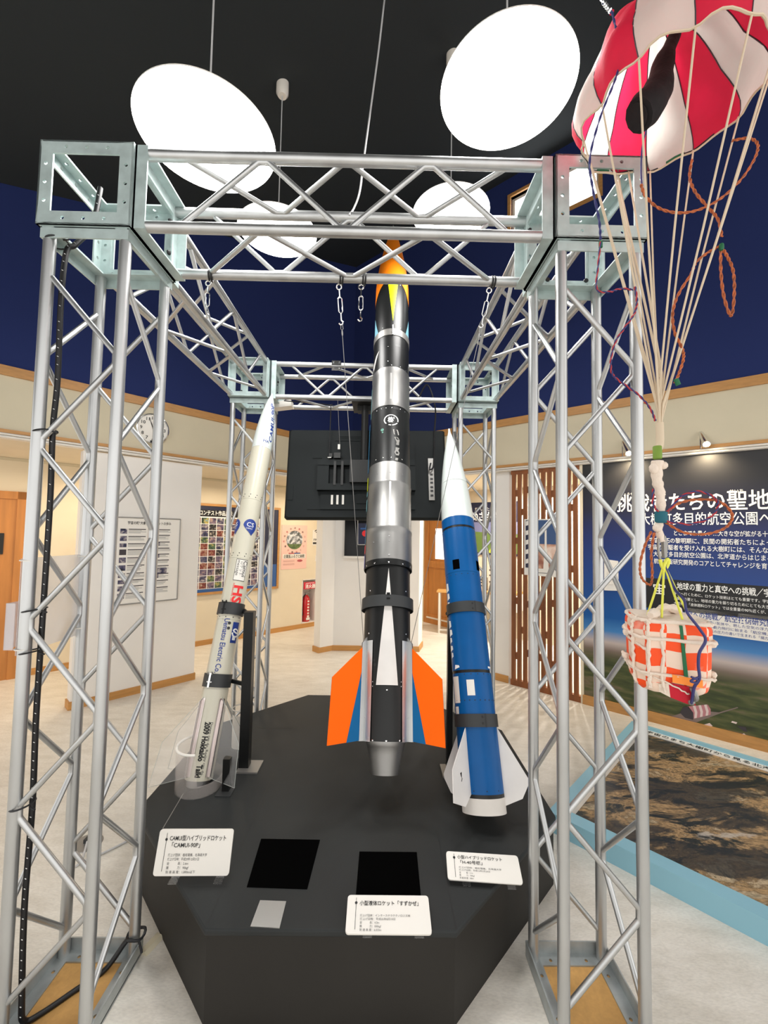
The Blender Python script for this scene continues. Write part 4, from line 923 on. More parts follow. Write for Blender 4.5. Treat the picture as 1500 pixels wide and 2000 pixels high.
for py in (1187, 1329):
    t = T(py, r2+.008); mb = MB(); hh = .034
    ring = [(t-hh, r2+.004), (t-hh, r2+.008), (t+hh, r2+.008), (t+hh, r2+.004), (t-hh, r2+.004)]
    b.lathe(mb, ring, 56, cap=(False, False)); rg = mb.build('clamp_ring', M['rubber'], s)
    mb = MB(); b.patch(mb, [(t-hh-.002, -.35), (t-hh-.002, -.2), (t+hh+.002, -.2), (t+hh+.002, -.35)], r2+.0092, 0, 3, 3)
    for th in (-.42, -.12): b.rivets(mb, t-.008, r2+.008, [th], .005); mb.path([b.p(t+hh-.004, th, r2+.008), b.p(t+hh+.008, th, r2+.016)], .004, 8)
    mb.build('clamp_bolt', M['chrome'] if py > 1300 else M['black_paint'], rg)
    if py == 1187:
        mb = MB(); q = b.p(t, R(100), r2+.006); mb.path([q, V((p0.x, p0.y, q.z))], .014, 10); mb.build('clamp_arm', M['black_paint'], s)
    else:
        mb = MB(); q = b.p(t, R(120), r2+.006); mb.path([q, V((p0.x-.01, p0.y, q.z))], .012, 10); mb.build('clamp_arm', M['black_paint'], s)
# clear acrylic sleeve that receives its tail, cut away where the rocket leans out
c0 = onz(371, 1562, PZ); ctr = V((c0.x-.004, c0.y+.112, 0)); ra = .114
mb = MB(); n = 48; vs = []; fs = []
for k in range(n+1):
    a = R(62)+2*PI*k/n; cut = abs(((a-R(14)+PI) % (2*PI))-PI); h = .205 if cut > R(88) else .055
    d = V((math.cos(a), math.sin(a), 0))
    for rr in (ra, ra-.005):
        for z in (PZ, PZ+h): vs.append(ctr+d*rr+Z*z)
for k in range(n):
    i, j = 4*k, 4*k+4; fs += [(i, j, j+1, i+1), (i+2, i+3, j+3, j+2), (i+1, j+1, j+3, i+3), (i, i+2, j+2, j)]
mb.add(vs, fs); o = tag(mb.build('acrylic_sleeve', mat('acrylic_tube', rgb(236, 226, 220), .08, alpha=.16, spec=.5)), 'clear acrylic tube around the tail of the slim cream rocket', 'tube')
mb = MB(); pts = []
for k in range(30):
    a = R(110)+R(170)*k/29; pts.append(ctr+V((math.cos(a), math.sin(a), 0))*(ra-.0025)+Z*(PZ+.205))
mb.path(pts, .0065, 8); mb.build('rim', M['white_plastic'], o)
# white paper tube standing behind the post
pc = onz(452, 1472, PZ); c = V((pc.x+.035, pc.y+.06, PZ)); mb = MB(); mb.lathe(c, Z, [(0, .055), (.235, .055)], 32, cap=(False, False)); o = mb.build('acrylic_sleeve', M['clear']); tag(o, 'smaller clear tube with white paper standing behind the black post', 'tube')
mb = MB(); mb.lathe(c, Z, [(.233, .055), (.237, .056), (.241, .055)], 32, cap=(False, False)); mb.build('rim', M['white_plastic'], o)
mb = MB(); vs = [c+V((.0558*math.cos(R(a)), .0558*math.sin(R(a)), z)) for z in (.02, .21) for a in range(215, 296, 8)]; k = len(vs)//2
mb.add(vs, [(i, i+1, k+i+1, k+i) for i in range(k-1)]); mb.build('paper_strip', M['card'], o)

# ------------------------------------------------------------------ blue rocket on the right
b = Body(at(946, 1586, 1.86), at(877, 838, 2.84)); T = b.t_at
r = thing('sounding_rocket', 'blue rocket with white nose cone and white fins leaning at the right of the plinth', 'rocket', b.B)
r3 = .0975; tip = b.L
def seg(name, prof, m, n=56, cap=(True, True)):
    mb = MB(); b.lathe(mb, prof, n, cap=cap); return mb.build(name, m, r)
tj = T(1006, r3); cuts = [T(1557, r3), T(1310, r3), T(1115, r3), T(1026, r3), tj]
for i in range(4):
    gp = lambda k: .0015 if k == 2 else .007
    o = seg('body_tube', [(cuts[i]+gp(i), r3), (cuts[i+1]-(gp(i+1) if i < 3 else 0), r3)], M['blue_paint'])
    mb = MB(); c_ = cuts[i+1]
    if i < 3:
        b.rivets(mb, c_-.014, r3, [x*.34+.1 for x in range(-6, 7)], .0028, 0)
        if i: pass
        mb.build('rivet', M['darkhole'], o)
mb = MB(); b.rivets(mb, T(1367, r3), r3, [x*.26+.1 for x in range(-5, 7)], .0032); b.rivets(mb, T(1546, r3), r3, [x*.6 for x in range(-4, 5)], .0028); mb.build('rivet', M['darkhole'], r)
seg('joint_band', [(cuts[0], r3-.003), (cuts[0]+.02, r3-.003)], M['black_paint'])
for c_, m_ in ((cuts[1], 'black_paint'), (cuts[2], 'finblue'), (cuts[3], 'black_paint')): seg('joint_band', [(c_-.010, r3-.0015), (c_+.010, r3-.0015)], M[m_])
ts = T(936, r3*.8)
def nose3(t):
    a = (t-tj)/(tip-tj); return max(.006, (r3-.001)*(1-max(0, a)**1.75)**.92)
mb = MB(); b.lathe(mb, [(tj+(ts-tj)*k/8, nose3(tj+(ts-tj)*k/8)) for k in range(9)], 56); mb.build('nose_base', M['nose_white'], r)
mb = MB(); pr = [(ts+.003, nose3(ts)-.003)]+[(ts+.002+(tip-ts-.002)*k/14, nose3(ts+(tip-ts)*k/14)) for k in range(15)]; b.lathe(mb, pr, 56); mb.build('nose_cone', M['nose_white'], r)
mb = MB(); b.lathe(mb, [(0, r3+.0005), (cuts[0]-.008, r3+.0005)], 56); mb.build('tail_cap', M['white_cap'], r)
mb = MB(); b.lathe(mb, [(cuts[0]-.010, r3-.001), (cuts[0]+.008, r3-.001)], 56); mb.build('tail_band', M['black_paint'], r)
mb = MB(); t0, t1 = T(1110, r3), T(1091, r3)
for c in (-.52, .98, 2.5, -2.0): b.patch(mb, [(t0, c-.20), (t0, c+.20), (t1, c+.20), (t1, c-.20)], r3+.0008, 0, 5, 3)
mb.build('window', M['felt'], r)
mb = MB(); t0, t1 = T(1358, r3), T(1327, r3); b.patch(mb, [(t0, -.50), (t0, -.12), (t1, -.12), (t1, -.50)], r3+.0008, 0, 4, 3)
t0, t1 = T(1372, r3), T(1319, r3); b.patch(mb, [(t0, -1.42), (t0, -.95), (t1, -.95), (t1, -1.42)], r3+.0012, 0, 4, 3)
t0, t1 = T(1405, r3), T(1379, r3); b.patch(mb, [(t0, -1.40), (t0, -1.1), (t1, -1.1), (t1, -1.40)], r3+.0012, 0, 4, 3)
mb.build('white_patch', M['card'], r)
mb = MB(); rs4 = random.Random(11)
for y0, y1 in ((1150, 1132), (1166, 1152), (1184, 1169), (1222, 1206), (1238, 1224), (1252, 1240), (1268, 1256), (1282, 1270), (1305, 1296)):
    t0, t1 = T(y0, r3), T(y1, r3); c = -1.33+rs4.uniform(-.04, .04)+(.30 if y0 > 1300 else 0); w0 = .10+rs4.random()*.08
    b.patch(mb, [(t0, c-w0), (t0+.008, c+w0), (t1-.004, c+w0*.8), (t1, c-w0*.7)], r3+.0012, 0, 3, 3)
for (a, b_, c_, d_) in ((1300, 1304, .80, 1.15), (1305, 1312, .98, 1.08)): b.patch(mb, [(T(b_, r3), c_), (T(b_, r3), d_), (T(a, r3), d_), (T(a, r3), c_)], r3+.0012, 0, 4, 2)
mb.build('lettering_remnant', M['white_ink'], r)
ft = T(1421, r3)
for th, outl in ((R(-44), [(ft, r3), (T(1503, .15), r3+.128), (T(1571, .20), r3+.135), (.035, r3+.05), (.075, r3)]), (R(66), [(ft, r3), (ft-.205, r3+.115), (ft-.225, r3+.112), (ft-.28, r3+.078), (ft-.31, r3)]), (R(156), None), (R(-134), None)):
    if outl is None: outl = [(ft, r3), (ft-.205, r3+.115), (ft-.225, r3+.112), (ft-.28, r3+.078), (ft-.31, r3)]
    mb = MB(); b.fin(mb, th, outl, .004); f = mb.build('fin', M['fin_white'], r)
    if th == R(-44):
        mb = MB(); n = (-b.f*math.sin(th)+b.e*math.cos(th)); 
        q = [(.165, r3+.062), (.160, r3+.074), (.150, r3+.068), (.140, r3+.060), (.128, r3+.066), (.130, r3+.070), (.141, r3+.064), (.152, r3+.072)]
        mb.poly([b.p(t, th, x)+n*.0026 for t, x in q]); mb.poly([b.p(t, th, x)-n*.0026 for t, x in q]); mb.build('scorch_mark', M['ink'], f)
s0 = onz(872, 1507, PZ); s = thing('rocket_stand', 'grey footed stand whose two dark rings hold the blue rocket', 'stand', s0, 'rocket stands')
mb = MB(); mb.box((s0.x, s0.y, PZ+.004), (.055, .12, .008)); mb.build('base_plate', M['mount_grey'], s)
tq = T(1185, r3); q = b.p(tq, R(-120), r3+.01); mb = MB(); mb.box((s0.x+.022, s0.y+.05, (PZ+q.z)/2), (.03, .04, q.z-PZ)); mb.build('post', M['black_paint'], s)
mb = MB(); mb.path([V((s0.x+.022, s0.y+.05, q.z-.02)), q], .012, 10); mb.build('clamp_arm', M['black_paint'], s)
for py, c, m_ in ((1183, .28, 'rubber'), (1407, .22, 'rubber')):
    t = T(py, r3+.008); mb = MB(); hh = .028
    b.lathe(mb, [(t-hh, r3+.002), (t-hh, r3+.007), (t+hh, r3+.007), (t+hh, r3+.002), (t-hh, r3+.002)], 56, cap=(False, False)); rg = mb.build('clamp_ring', M[m_], s)
    mb = MB(); b.patch(mb, [(t-hh-.001, c), (t-hh-.001, c+.06), (t+hh+.001, c+.06), (t+hh+.001, c)], r3+.0082, 0, 2, 3)
    b.rivets(mb, t+.015, r3+.007, [c-.11], .006); b.rivets(mb, t-.012, r3+.007, [c-.11], .006); mb.build('clamp_bolt', M['darkhole'], rg)
# small prism sign with a red prohibition mark at the right rim of the plinth
q = [onz(x, y, PZ+.012) for x, y in ((1005, 1528), (1024, 1527), (1004, 1489), (994, 1493))]
mb = MB(); mb.slab(q, Z, .010, 0); o = mb.build('notice_strip', M['card']); tag(o, 'small white notice strip with a red prohibition mark behind the blue rocket fins', 'sign')
mb = MB(); e0 = q[0]+(q[1]-q[0])*.5+(q[2]-q[1])*.13; x_ = (q[1]-q[0]).normalized(); y_ = (q[2]-q[1]).normalized(); pts = [e0+x_*.012*math.cos(R(a))+y_*.014*math.sin(R(a))+Z*.0015 for a in range(0, 360, 20)]
mb.path(pts, .0016, 6, True); mb.path([pts[2], pts[11]], .0014, 6); mb.build('prohibition_mark', M['red_ink'], o)
mb = MB(); m0 = q[0]+(q[3]-q[0])*.35; mb.slab([m0+x_*.01+Z*.001, m0+x_*.03+Z*.001, m0+x_*.022+y_*.07+Z*.001, m0+x_*.01+y_*.07+Z*.001], Z, .0008); mb.build('grey_text_block', M['mount_grey'], o)

# ------------------------------------------------------------------ name cards on the plinth
def card(corners, zs, label, lines):
    """corners TL TR BR BL in the photograph, with the heights of the upper and lower edges"""
    TL, TR, BR, BL = [onz(x, y, z) for (x, y), z in zip(corners, (zs[0], zs[0], zs[1], zs[1]))]
    x = ((TR-TL)+(BR-BL)).normalized(); up = ((TL-BL)+(TR-BR)).normalized(); n = x.cross(up).normalized()
    up = n.cross(x).normalized(); bl = (BL+TL-up*(TL-BL).dot(up))/2; w_ = ((TR-TL).length+(BR-BL).length)/2; h_ = ((TL-BL).dot(up)+(TR-BR).dot(up))/2
    c = (TL+TR+BR+BL)/4; bl = c-x*w_/2-up*h_/2; r_ = thing('name_card', label, 'sign', (c.x, c.y, PZ), 'name cards on the plinth')
    rr = .010; pts = []
    for cx, cy, a0 in ((w_-rr, rr, -90), (w_-rr, h_-rr, 0), (rr, h_-rr, 90), (rr, rr, 180)):
        for k in range(5): a = R(a0+k*22.5); pts.append(bl+x*(cx+rr*math.cos(a))+up*(cy+rr*math.sin(a)))
    mb = MB(); mb.slab(pts, n, .006); cd = mb.build('card', M['card'], r_)
    mb = MB()
    for (u, v, sz, st, wd_, bd) in lines: mb.text(st, bl+x*u*w_+up*v*h_, x, up, sz*h_, 0 if bd else 1, bd, wd_*w_ if wd_ else None)
    mb.slab([bl+x*.105*w_+up*.1*h_+n*.001, bl+x*.11*w_+up*.1*h_+n*.001, bl+x*.11*w_+up*.92*h_+n*.001, bl+x*.105*w_+up*.92*h_+n*.001], n, .0006, 0)
    e = bl+x*.1075*w_+up*.78*h_+n*.0012; mb.poly([e+(x*math.cos(R(a))+up*math.sin(R(a)))*.0045 for a in range(0, 360, 24)], 0)
    mb.build('lettering', [M['ink'], M['grey_ink']], cd)
    mb = MB(); f1, f2 = bl+x*.2*w_, bl+x*.8*w_
    for q in (f1, f2):
        mb = MB(); lo = V((q.x, q.y, PZ)); top = q+up*h_*.55-n*.007
        mb.slab([lo, lo+x*.03, V((top.x, top.y, PZ))+x*.03, V((top.x, top.y, PZ))], Z, -.003); mb.slab([V((top.x, top.y, PZ)), V((top.x, top.y, PZ))+x*.03, top+x*.03, top], n, .003); mb.build('card_stand', M['clear'], r_)
small = lambda org, day, ln, th, alt: [(.16, .42, .070, '打上げ団体：'+org[0], org[1], 0), (.16, .33, .070, '打上げ日時：'+day, .42, 0), (.16, .24, .070, '全　　　長：'+ln, None, 0), (.16, .15, .070, '推　　　力：'+th, None, 0), (.16, .06, .070, '到 達 高 度：'+alt, None, 0)]
card([(314, 1620), (457, 1619), (446, 1711), (297, 1711)], (.47, .335), 'white name card propped upright at the left rim, in front of the slim cream rocket', [(.15, .76, .13, 'CAMUI型ハイブリッドロケット', .76, .01), (.15, .61, .13, '「CAMUI-90P」', .42, .01)]+small(('植松電機、北海道大学', .52), '平成20年12月21日', '2.6m', '90kgf', '1,000m以下'))
card([(680, 1748), (836, 1749), (844, 1825), (674, 1823)], (.342, .318), 'white name card lying at the front edge, in front of the tall middle rocket', [(.15, .72, .14, '小型液体ロケット「すずかぜ」', .72, .012)]+small(('インターステラテクノロジズ㈱', .60), '平成25年8月10日', '4.3m', '500kgf', '6,553m'))
card([(870, 1662), (1008, 1671), (1025, 1728), (876, 1718)], (.366, .325), 'white name card tilted at the right rim, in front of the blue rocket', [(.15, .76, .14, '小型ハイブリッドロケット', .62, .012), (.15, .58, .14, '「H-40号機」', .34, .012)]+small(('植松電機、北海道大学', .58), '平成16年3月20日', '2.1m', '100kgf', '300m'))
# ================================================================== pendant lamps
LR = .27
def pendant(x, y, z, label):
    r = thing('pendant_lamp', label, 'lamp', (x, y, z), 'round pendant lamps')
    c = V((x, y, z)); zc = ceil_z(c)
    mb = MB(); mb.lathe(c, Z, [(.0, LR-.001), (-.001, LR-.03), (-.0015, .0)], 72, cap=(False, False)); mb.build('diffuser', M['emis'], r)
    mb = MB(); mb.lathe(c, Z, [(-.001, LR-.0005), (.004, LR), (.010, LR-.012), (.03, LR-.07), (.05, .06), (.05, .0)], 72, cap=(False, False)); mb.build('housing', M['white_plastic'], r)
    mb = MB(); mb.lathe(c+Z*.05, Z, [(0, .05), (.05, .045), (.055, .012)], 24); mb.tube(c+Z*.1, V((x, y, zc-.05)), .004, 8); mb.build('cord', M['cablegrey'], r)
    mb = MB(); mb.lathe(V((x, y, zc-.10)), Z, [(0, .03), (.02, .043), (.13, .043)], 24); mb.build('ceiling_rose', M['rail'], r)
pendant(.409, .249, 3.202, 'glowing round pendant lamp above the front left corner of the frame')
pendant(1.631, .222, 3.424, 'glowing round pendant lamp beside the red and white parachute')
pendant(.387, 1.442, 3.707, 'small-looking glowing pendant lamp on a cord, left of the orange nose')
pendant(1.607, 1.443, 3.874, 'small-looking glowing pendant lamp right of the orange nose')
# power cable that drops from the ceiling to the front beam
pt = V((1.055, S, H-.01)); p0 = onpl(751, 0, (0, .45, 0), V((0, 1, 0))); pts = [V((1.13, .9, ceil_z(V((1.13, .9, 0)))-.004)), p0, onpl(738, 110, (0, .38, 0), V((0, 1, 0))), onpl(712, 300, (0, .28, 0), V((0, 1, 0))), onpl(703, 372, (0, .262, 0), V((0, 1, 0))), onpl(692, 405, (0, S, 0), V((0, 1, 0))), onpl(682, 420, (0, S-.02, 0), V((0, 1, 0)))]
mb = MB(); mb.path(smooth_path(pts, 8), .004, 8); tag(mb.build('power_cable', M['cablegrey']), 'thin pale power cable dropping from the ceiling to the front beam', 'cable')

# ================================================================== television under the back beam
tp = lambda x, y: onpl(x, y, (0, 1.90, 2.02), V((0, -1, .19)))
r = thing('television', 'black flat television seen from behind, hung under the back beam', 'television', (1.0, 1.9, 1.7), None)
tl, trr, brr, bl = tp(566, 840), tp(870, 842), tp(868, 1020), tp(555, 1015)
xx = (trr-tl).normalized(); w_ = 1.30; h_ = ((tl-bl)).length; yy = V((0, .187, 1)).normalized(); nn = xx.cross(yy).normalized()
if nn.y > 0: nn = -nn
yy = nn.cross(xx).normalized(); O = bl.copy(); w_ = (trr-tl).length*.995
def tq(u, v, o=0.0): return O+xx*u*w_+yy*v*h_+nn*o
mb = MB(); ch = .012
ol = [(ch, 0), (1-ch, 0), (1, ch*1.7), (1, 1-ch), (1-ch, 1), (ch, 1), (0, 1-ch), (0, ch*1.7)]
mb.slab([tq(u, v, 0) for u, v in ol], nn, .018); q1 = [tq(.015+u*.97, .02+v*.96, .028) for u, v in ol]; k = len(ol)
mb.add([tq(u, v, 0) for u, v in ol]+q1, [(i, (i+1) % k, (i+1) % k+k, i+k) for i in range(k)]+[tuple(range(k, 2*k))]); fixnorm(mb.build('back_shell', M['tv'], r))
mb = MB(); mb.slab([tq(u, v, -.0182) for u, v in ((.02, .03), (.98, .03), (.98, .98), (.02, .98))], -nn, -.001); mb.build('screen', M['glassblack'], r)
def tbox(m_, u0, u1, v0, v1, d0, d1, mi=0): m_.slab([tq(u0, v0, d1), tq(u1, v0, d1), tq(u1, v1, d1), tq(u0, v1, d1)], nn, d1-d0, mi)
mb = MB(); tbox(mb, .22, .80, .10, .84, .028, .040); tbox(mb, .16, .24, .66, .84, .028, .033); tbox(mb, .14, .24, .10, .22, .028, .033); tbox(mb, .30, .64, .86, .93, .028, .032)
for v in (.88, .89, .9, .91): tbox(mb, .32, .62, v, v+.004, .032, .034)
tbox(mb, .02, .05, .20, .36, .02, .032); tbox(mb, .44, .62, .16, .34, .04, .048); mb.build('back_cover', M['tv'], r)
mb = MB()
for z in (.30,): tbox(mb, .19, .80, z, z+.30, .06, .075)
m_ = MB(); tbox(m_, .20, .80, .29, .36, .045, .085); tbox(m_, .20, .80, .56, .62, .045, .085); tbox(m_, .20, .27, .29, .62, .045, .08); tbox(m_, .73, .80, .29, .62, .045, .08); m_.build('wall_bracket', M['tv'], r)
m_ = MB(); tbox(m_, .40, .62, .36, .60, .05, .12, 0); tbox(m_, .30, .315, .34, .60, .05, .09); tbox(m_, .345, .36, .34, .60, .05, .09); tbox(m_, .27, .29, .64, .68, .06, .1); tbox(m_, .30, .34, .63, .69, .06, .1); m_.build('mount_plate', M['tvd'], r)
for u in (.285, .318, .352): m_ = MB(); tbox(m_, u, u+.013, .15, .25, .041, .046); m_.build('label_strip', M['card'], r)
m_ = MB(); tbox(m_, .322, .336, .73, .785, .09, .094); m_.build('label_strip', M['card'], r); m_ = MB(); tbox(m_, .262, .285, .63, .637, .1, .102); m_.build('label_strip', M['card'], r)
m_ = MB(); tbox(m_, .885, .92, .20, .66, .03, .042); m_.build('port_panel', M['mount_grey'], r)
m_ = MB()
for v in (.24, .29, .33, .38, .42, .47): tbox(m_, .895, .912, v, v+.02, .042, .045)
m_.build('socket', M['darkhole'], r)
pc = onpl(708, 800, (0, D-S/2, 0), V((0, 1, 0))); pm = tq(.485, .62, .07)
mb = MB(); px_ = pm.x; mb.tube((px_, pm.y, pm.z-.05), (px_, pm.y, H-S-.02), .028, 20); mb.box((px_, D-S/2, H-S-RT-.006), (.20, S+.06, .012)); mb.box((px_, D-S/2, H-S-.045), (.12, .10, .05)); mb.path([V((px_, D-S/2, H-S-.05)), V((px_, pm.y, H-S-.06))], .03, 12); mb.build('hanging_pole', M['tvd'], r)
mb = MB(); mb.path(smooth_path([tq(.90, .60, .05), tq(.89, .52, .08), tq(.915, .56, .06), tq(.925, .75, .05), tq(.93, .95, .04), V((tq(.93, 1, 0).x, D-.12, H-S-.01)), V((tq(.9, 1, 0).x-.02, D-.02, H-.05)), V((tq(.9, 1, 0).x-.10, D-.02, H-S+.05))], 8), .006, 8); mb.build('television_cable', M['cableblack'], r); mb = MB()
mb.path(smooth_path([tq(.27, .62, .09), tq(.268, .8, .08), V((tq(.268, 1, 0).x, D-.1, H-S-.03)), V((tq(.268, 1, 0).x-.03, D-.02, H-S+.02)), V((tq(.0, 1, 0).x, D-S, H-S-.03))], 8), .004, 8); mb.build('television_cable', M['cableblack'], r)
mb = MB()
mb.path([tq(.333, .79, .092), V((tq(.333, 1, 0).x-.01, D-S-.01, H-S-RT))], .0016, 6); mb.build('safety_wire', M['wire'], r)
# small white box under the left end of the back beam, and a bracket on its top
p = onpl(550, 800, (0, D-S/2, 0), V((0, 1, 0))); mb = MB(); mb.box((p.x, D-.10, H-S-.02), (.16, .10, .05), Matrix.Rotation(R(-8), 3, 'Y')); tag(mb.build('junction_box', M['white_plastic']), 'small white junction box under the left end of the back beam', 'box')
p = onpl(657, 714, (0, D-S-.02, 0), V((0, 1, 0))); mb = MB(); plate_holes((.07, .075), [], [(-.022, .022, .006), (.022, .022, .006), (-.022, -.022, .006), (.022, -.022, .006)], .006, (V((p.x, D-S-RT-.004, p.z)), (1, 0, 0), (0, 0, 1)), mb=mb); mb.box((p.x, D-S-RT-.006, p.z), (.07, .012, .008)); tag(mb.build('beam_clip', M['chrome']), 'small bright metal clip plate on the upper tube of the back beam', 'clip')

# ================================================================== hooks and wires on the front beam
def hook_set(px, label, tilt=0.0, wire_to=None, n=0):
    c = onpl(px, 545, (0, S, 0), V((0, 1, 0))); x = c.x; zt = H-S
    r = thing('turnbuckle', label, 'turnbuckle', (x, S, zt-.25), 'turnbuckles under the front beam')
    mb = MB(); pts = [V((x+.012*math.sin(a*.5), S+.022*math.cos(a), zt+.022*math.sin(a)-.004)) for a in [2*PI*k/20 for k in range(21)]]
    mb.path(pts, .0032, 8); mb.path([q+V((.010, 0, 0)) for q in pts], .0032, 8); mb.build('rubber_strap', M['cableblack'], r)
    if tilt and wire_to is not None: dv = (V(wire_to)-V((x, S, zt))).normalized()
    else: dv = V((0, 0, -1))
    o = V((x+.004, S, zt-.022)); e = V((1, 0, 0)); e = (e-dv*e.dot(dv)).normalized(); L_ = .075
    q = lambda a, s: o+dv*a+e*s
    mb = MB(); mb.path([q(.004+.010*(1-math.cos(a)), .010*math.sin(a)) for a in [2*PI*k/14 for k in range(15)]], .0028, 8); mb.path([q(.022, 0), q(.055, 0)], .0032, 8)
    mb.path([q(.05, 0), q(.058, .008), q(.105, .008), q(.115, 0), q(.105, -.008), q(.058, -.008), q(.05, 0)], .0026, 8); mb.path([q(.112, 0), q(.140, 0), q(.146, .006), q(.154, .004), q(.157, -.004), q(.150, -.011)], .003, 8)
    mb.build('hook_body', M['chrome'], r)
    if wire_to is not None:
        mb = MB(); mb.path([q(.152, .003), q(.172, .005), q(.178, 0), q(.172, -.005), q(.152, -.003)], .0016, 6); mb.lathe(q(.178, 0), dv, [(0, .003), (.012, .004), (.02, .003)], 8); mb.path([q(.19, 0), V(wire_to)], .0014, 6); mb.build('guy_wire', M['wire'], r)
mid_ = [o for o in bpy.data.objects if o.name == 'sounding_rocket'][0]
bb = Body(at(752, 1515, 1.94), at(768, 444, 3.76)); fr_ = bb.t_at(1258, .122)
hook_set(660, 'turnbuckle with a long wire down to the left fin of the tall rocket', 1, bb.p(fr_, R(-75), .126))
hook_set(704, 'empty turnbuckle hanging free from the middle of the front beam', 0)
hook_set(955, 'turnbuckle with a long wire crossing the white nose of the blue rocket', 1, bb.p(fr_, R(75), .126))
hook_set(405, 'turnbuckle hanging near the left end of the front beam', 0)

# ================================================================== black braided cable on the front left column
fx = onpl
cz = [V((.075, .12, H-.02)), V((.068, .10, H-.18)), V((.045, .055, H-S-.03)), V((.030, .035, 2.56))]
for py in (600, 760, 860, 1000, 1200, 1400, 1570, 1750): cz.append(V((.031+.003*math.sin(py*.021), .026+.004*math.cos(py*.017), CAM.z+(1050-py)/FPX*1.40)))
cz += [V((.034, .03, .10)), V((.040, .036, .028)), V((.07, .065, .017)), V((.13, .135, .016)), V((.19, .20, .02)), V((.235, .245, .075)), V((.262, .262, .085))]
path = smooth_path(cz, 10); mb = MB(); mb.path(path, .0088, 10)
o = mb.build('braided_cable', M['cableblack']); tag(o, 'black braided cable tied down the front left column', 'cable')
mb = MB(); acc = 0
for i in range(1, len(path)-44):
    acc += (path[i]-path[i-1]).length
    if acc > .028:
        acc = 0; p = path[i]; mb.box(p+V((.0035, -.0086, 0)), (.005, .0014, .0016), Matrix.Rotation(R(25), 3, 'Y'))
mb.build('white_flecks', M['white_ink'], o)
for py in (480, 866, 1211, 1289, 1572):
    zt = CAM.z+(1052-py)/FPX*1.38; mb = MB()
    mb.path([V((.014+.032*math.cos(a), .012+.034*math.sin(a), zt+.006*math.cos(a))) for a in [2*PI*k/20 for k in range(20)]], .0028, 6, True); mb.path([V((.046, .0, zt)), V((.070, -.008, zt-.004))], .0028, 6); mb.build('cable_tie', M['tie'], o)
mb = MB(); c = V((S+.004, S+.004, .085)); mb.path([c+V((.030*math.cos(a), .030*math.sin(a), .004*math.sin(3*a))) for a in [2*PI*k/16 for k in range(16)]], .005, 6, True); mb.path([c+V((.02, -.02, 0)), c+V((.045, -.04, -.03))], .004, 6); mb.build('cable_tie', M['tie'], o)

# hazy plastic holder tied to the left side of the front left column
xh = -.034; q = lambda px, py: onpl(px, py, (xh, 0, 0), V((1, 0, 0)))
y0, y1 = q(34, 1200).y, q(168, 1200).y; zt_, zb_ = 1.495, 1.20
r = thing('leaflet_holder', 'hazy clear plastic holder tied to the left side of the front left column', 'holder', (xh, .12, 1.2))
mb = MB(); mb.slab([V((xh, y0, zb_-.02)), V((xh, y1, zb_-.02)), V((xh, y1, zt_)), V((xh, y0, zt_))], V((-1, 0, 0)), .003); mb.build('back_sheet', M['frost'], r)
mb = MB(); mb.slab([V((xh-.03, y0-.01, zb_+.0)), V((xh-.03, y0+.09, zb_+.0)), V((xh-.03, y0+.09, zb_+.15)), V((xh-.03, y0-.01, zb_+.15))], V((-1, 0, 0)), .003); mb.slab([V((xh, y0-.01, zb_+.0)), V((xh-.03, y0-.01, zb_+.0)), V((xh-.03, y0-.01, zb_+.15)), V((xh, y0-.01, zb_+.15))], V((0, -1, 0)), .003); mb.build('pocket', M['frost'], r)
for yy_, zz in ((0, 1.49), (0, 1.205), (S, 1.49), (S, 1.215)):
    mb = MB(); mb.path([V((.021*math.cos(a)-.006, yy_+.022*math.sin(a), zz)) for a in [2*PI*k/16 for k in range(16)]], .0022, 6, True); mb.build('white_tie', M['white_plastic'], r)

# ================================================================== things on the floor
p = onz(171, 1647); r = thing('floor_outlet', 'round grey floor outlet beside the front left column', 'outlet', p)
mb = MB(); mb.lathe(p, Z, [(0, .068), (.004, .066), (.006, .0)], 32, cap=(False, False)); mb.build('cover', M['mount_grey'], r)
mb = MB(); mb.box(p+V((0, .004, .014)), (.03, .03, .018)); mb.build('socket', M['rubber'], r)
mb = MB(); mb.path(smooth_path([p+Z*.016, onz(160, 1680, .008), onz(148, 1692, .006), onz(165, 1682, .006), onz(210, 1662, .006), onz(262, 1636, .006)], 6), .005, 8); tag(mb.build('extension_cord', M['cablegrey']), 'pale cord running over the floor from the round outlet to the plinth', 'cord')
a, b_ = onz(278, 1864), onz(311, 1829); d = (b_-a).normalized(); s_ = V((-d.y, d.x, 0))*.022
mb = MB(); mb.add([a-s_, a+s_, b_+s_, b_-s_, a-s_*.5+Z*.012, a+s_*.5+Z*.012, b_+s_*.5+Z*.012, b_-s_*.5+Z*.012], [(0, 1, 5, 4), (1, 2, 6, 5), (2, 3, 7, 6), (3, 0, 4, 7), (4, 5, 6, 7)]); fixnorm(mb.build('cable_cover', M['beige'])); tag(bpy.data.objects['cable_cover'], 'short beige cable cover on the floor between column and plinth', 'cable cover')

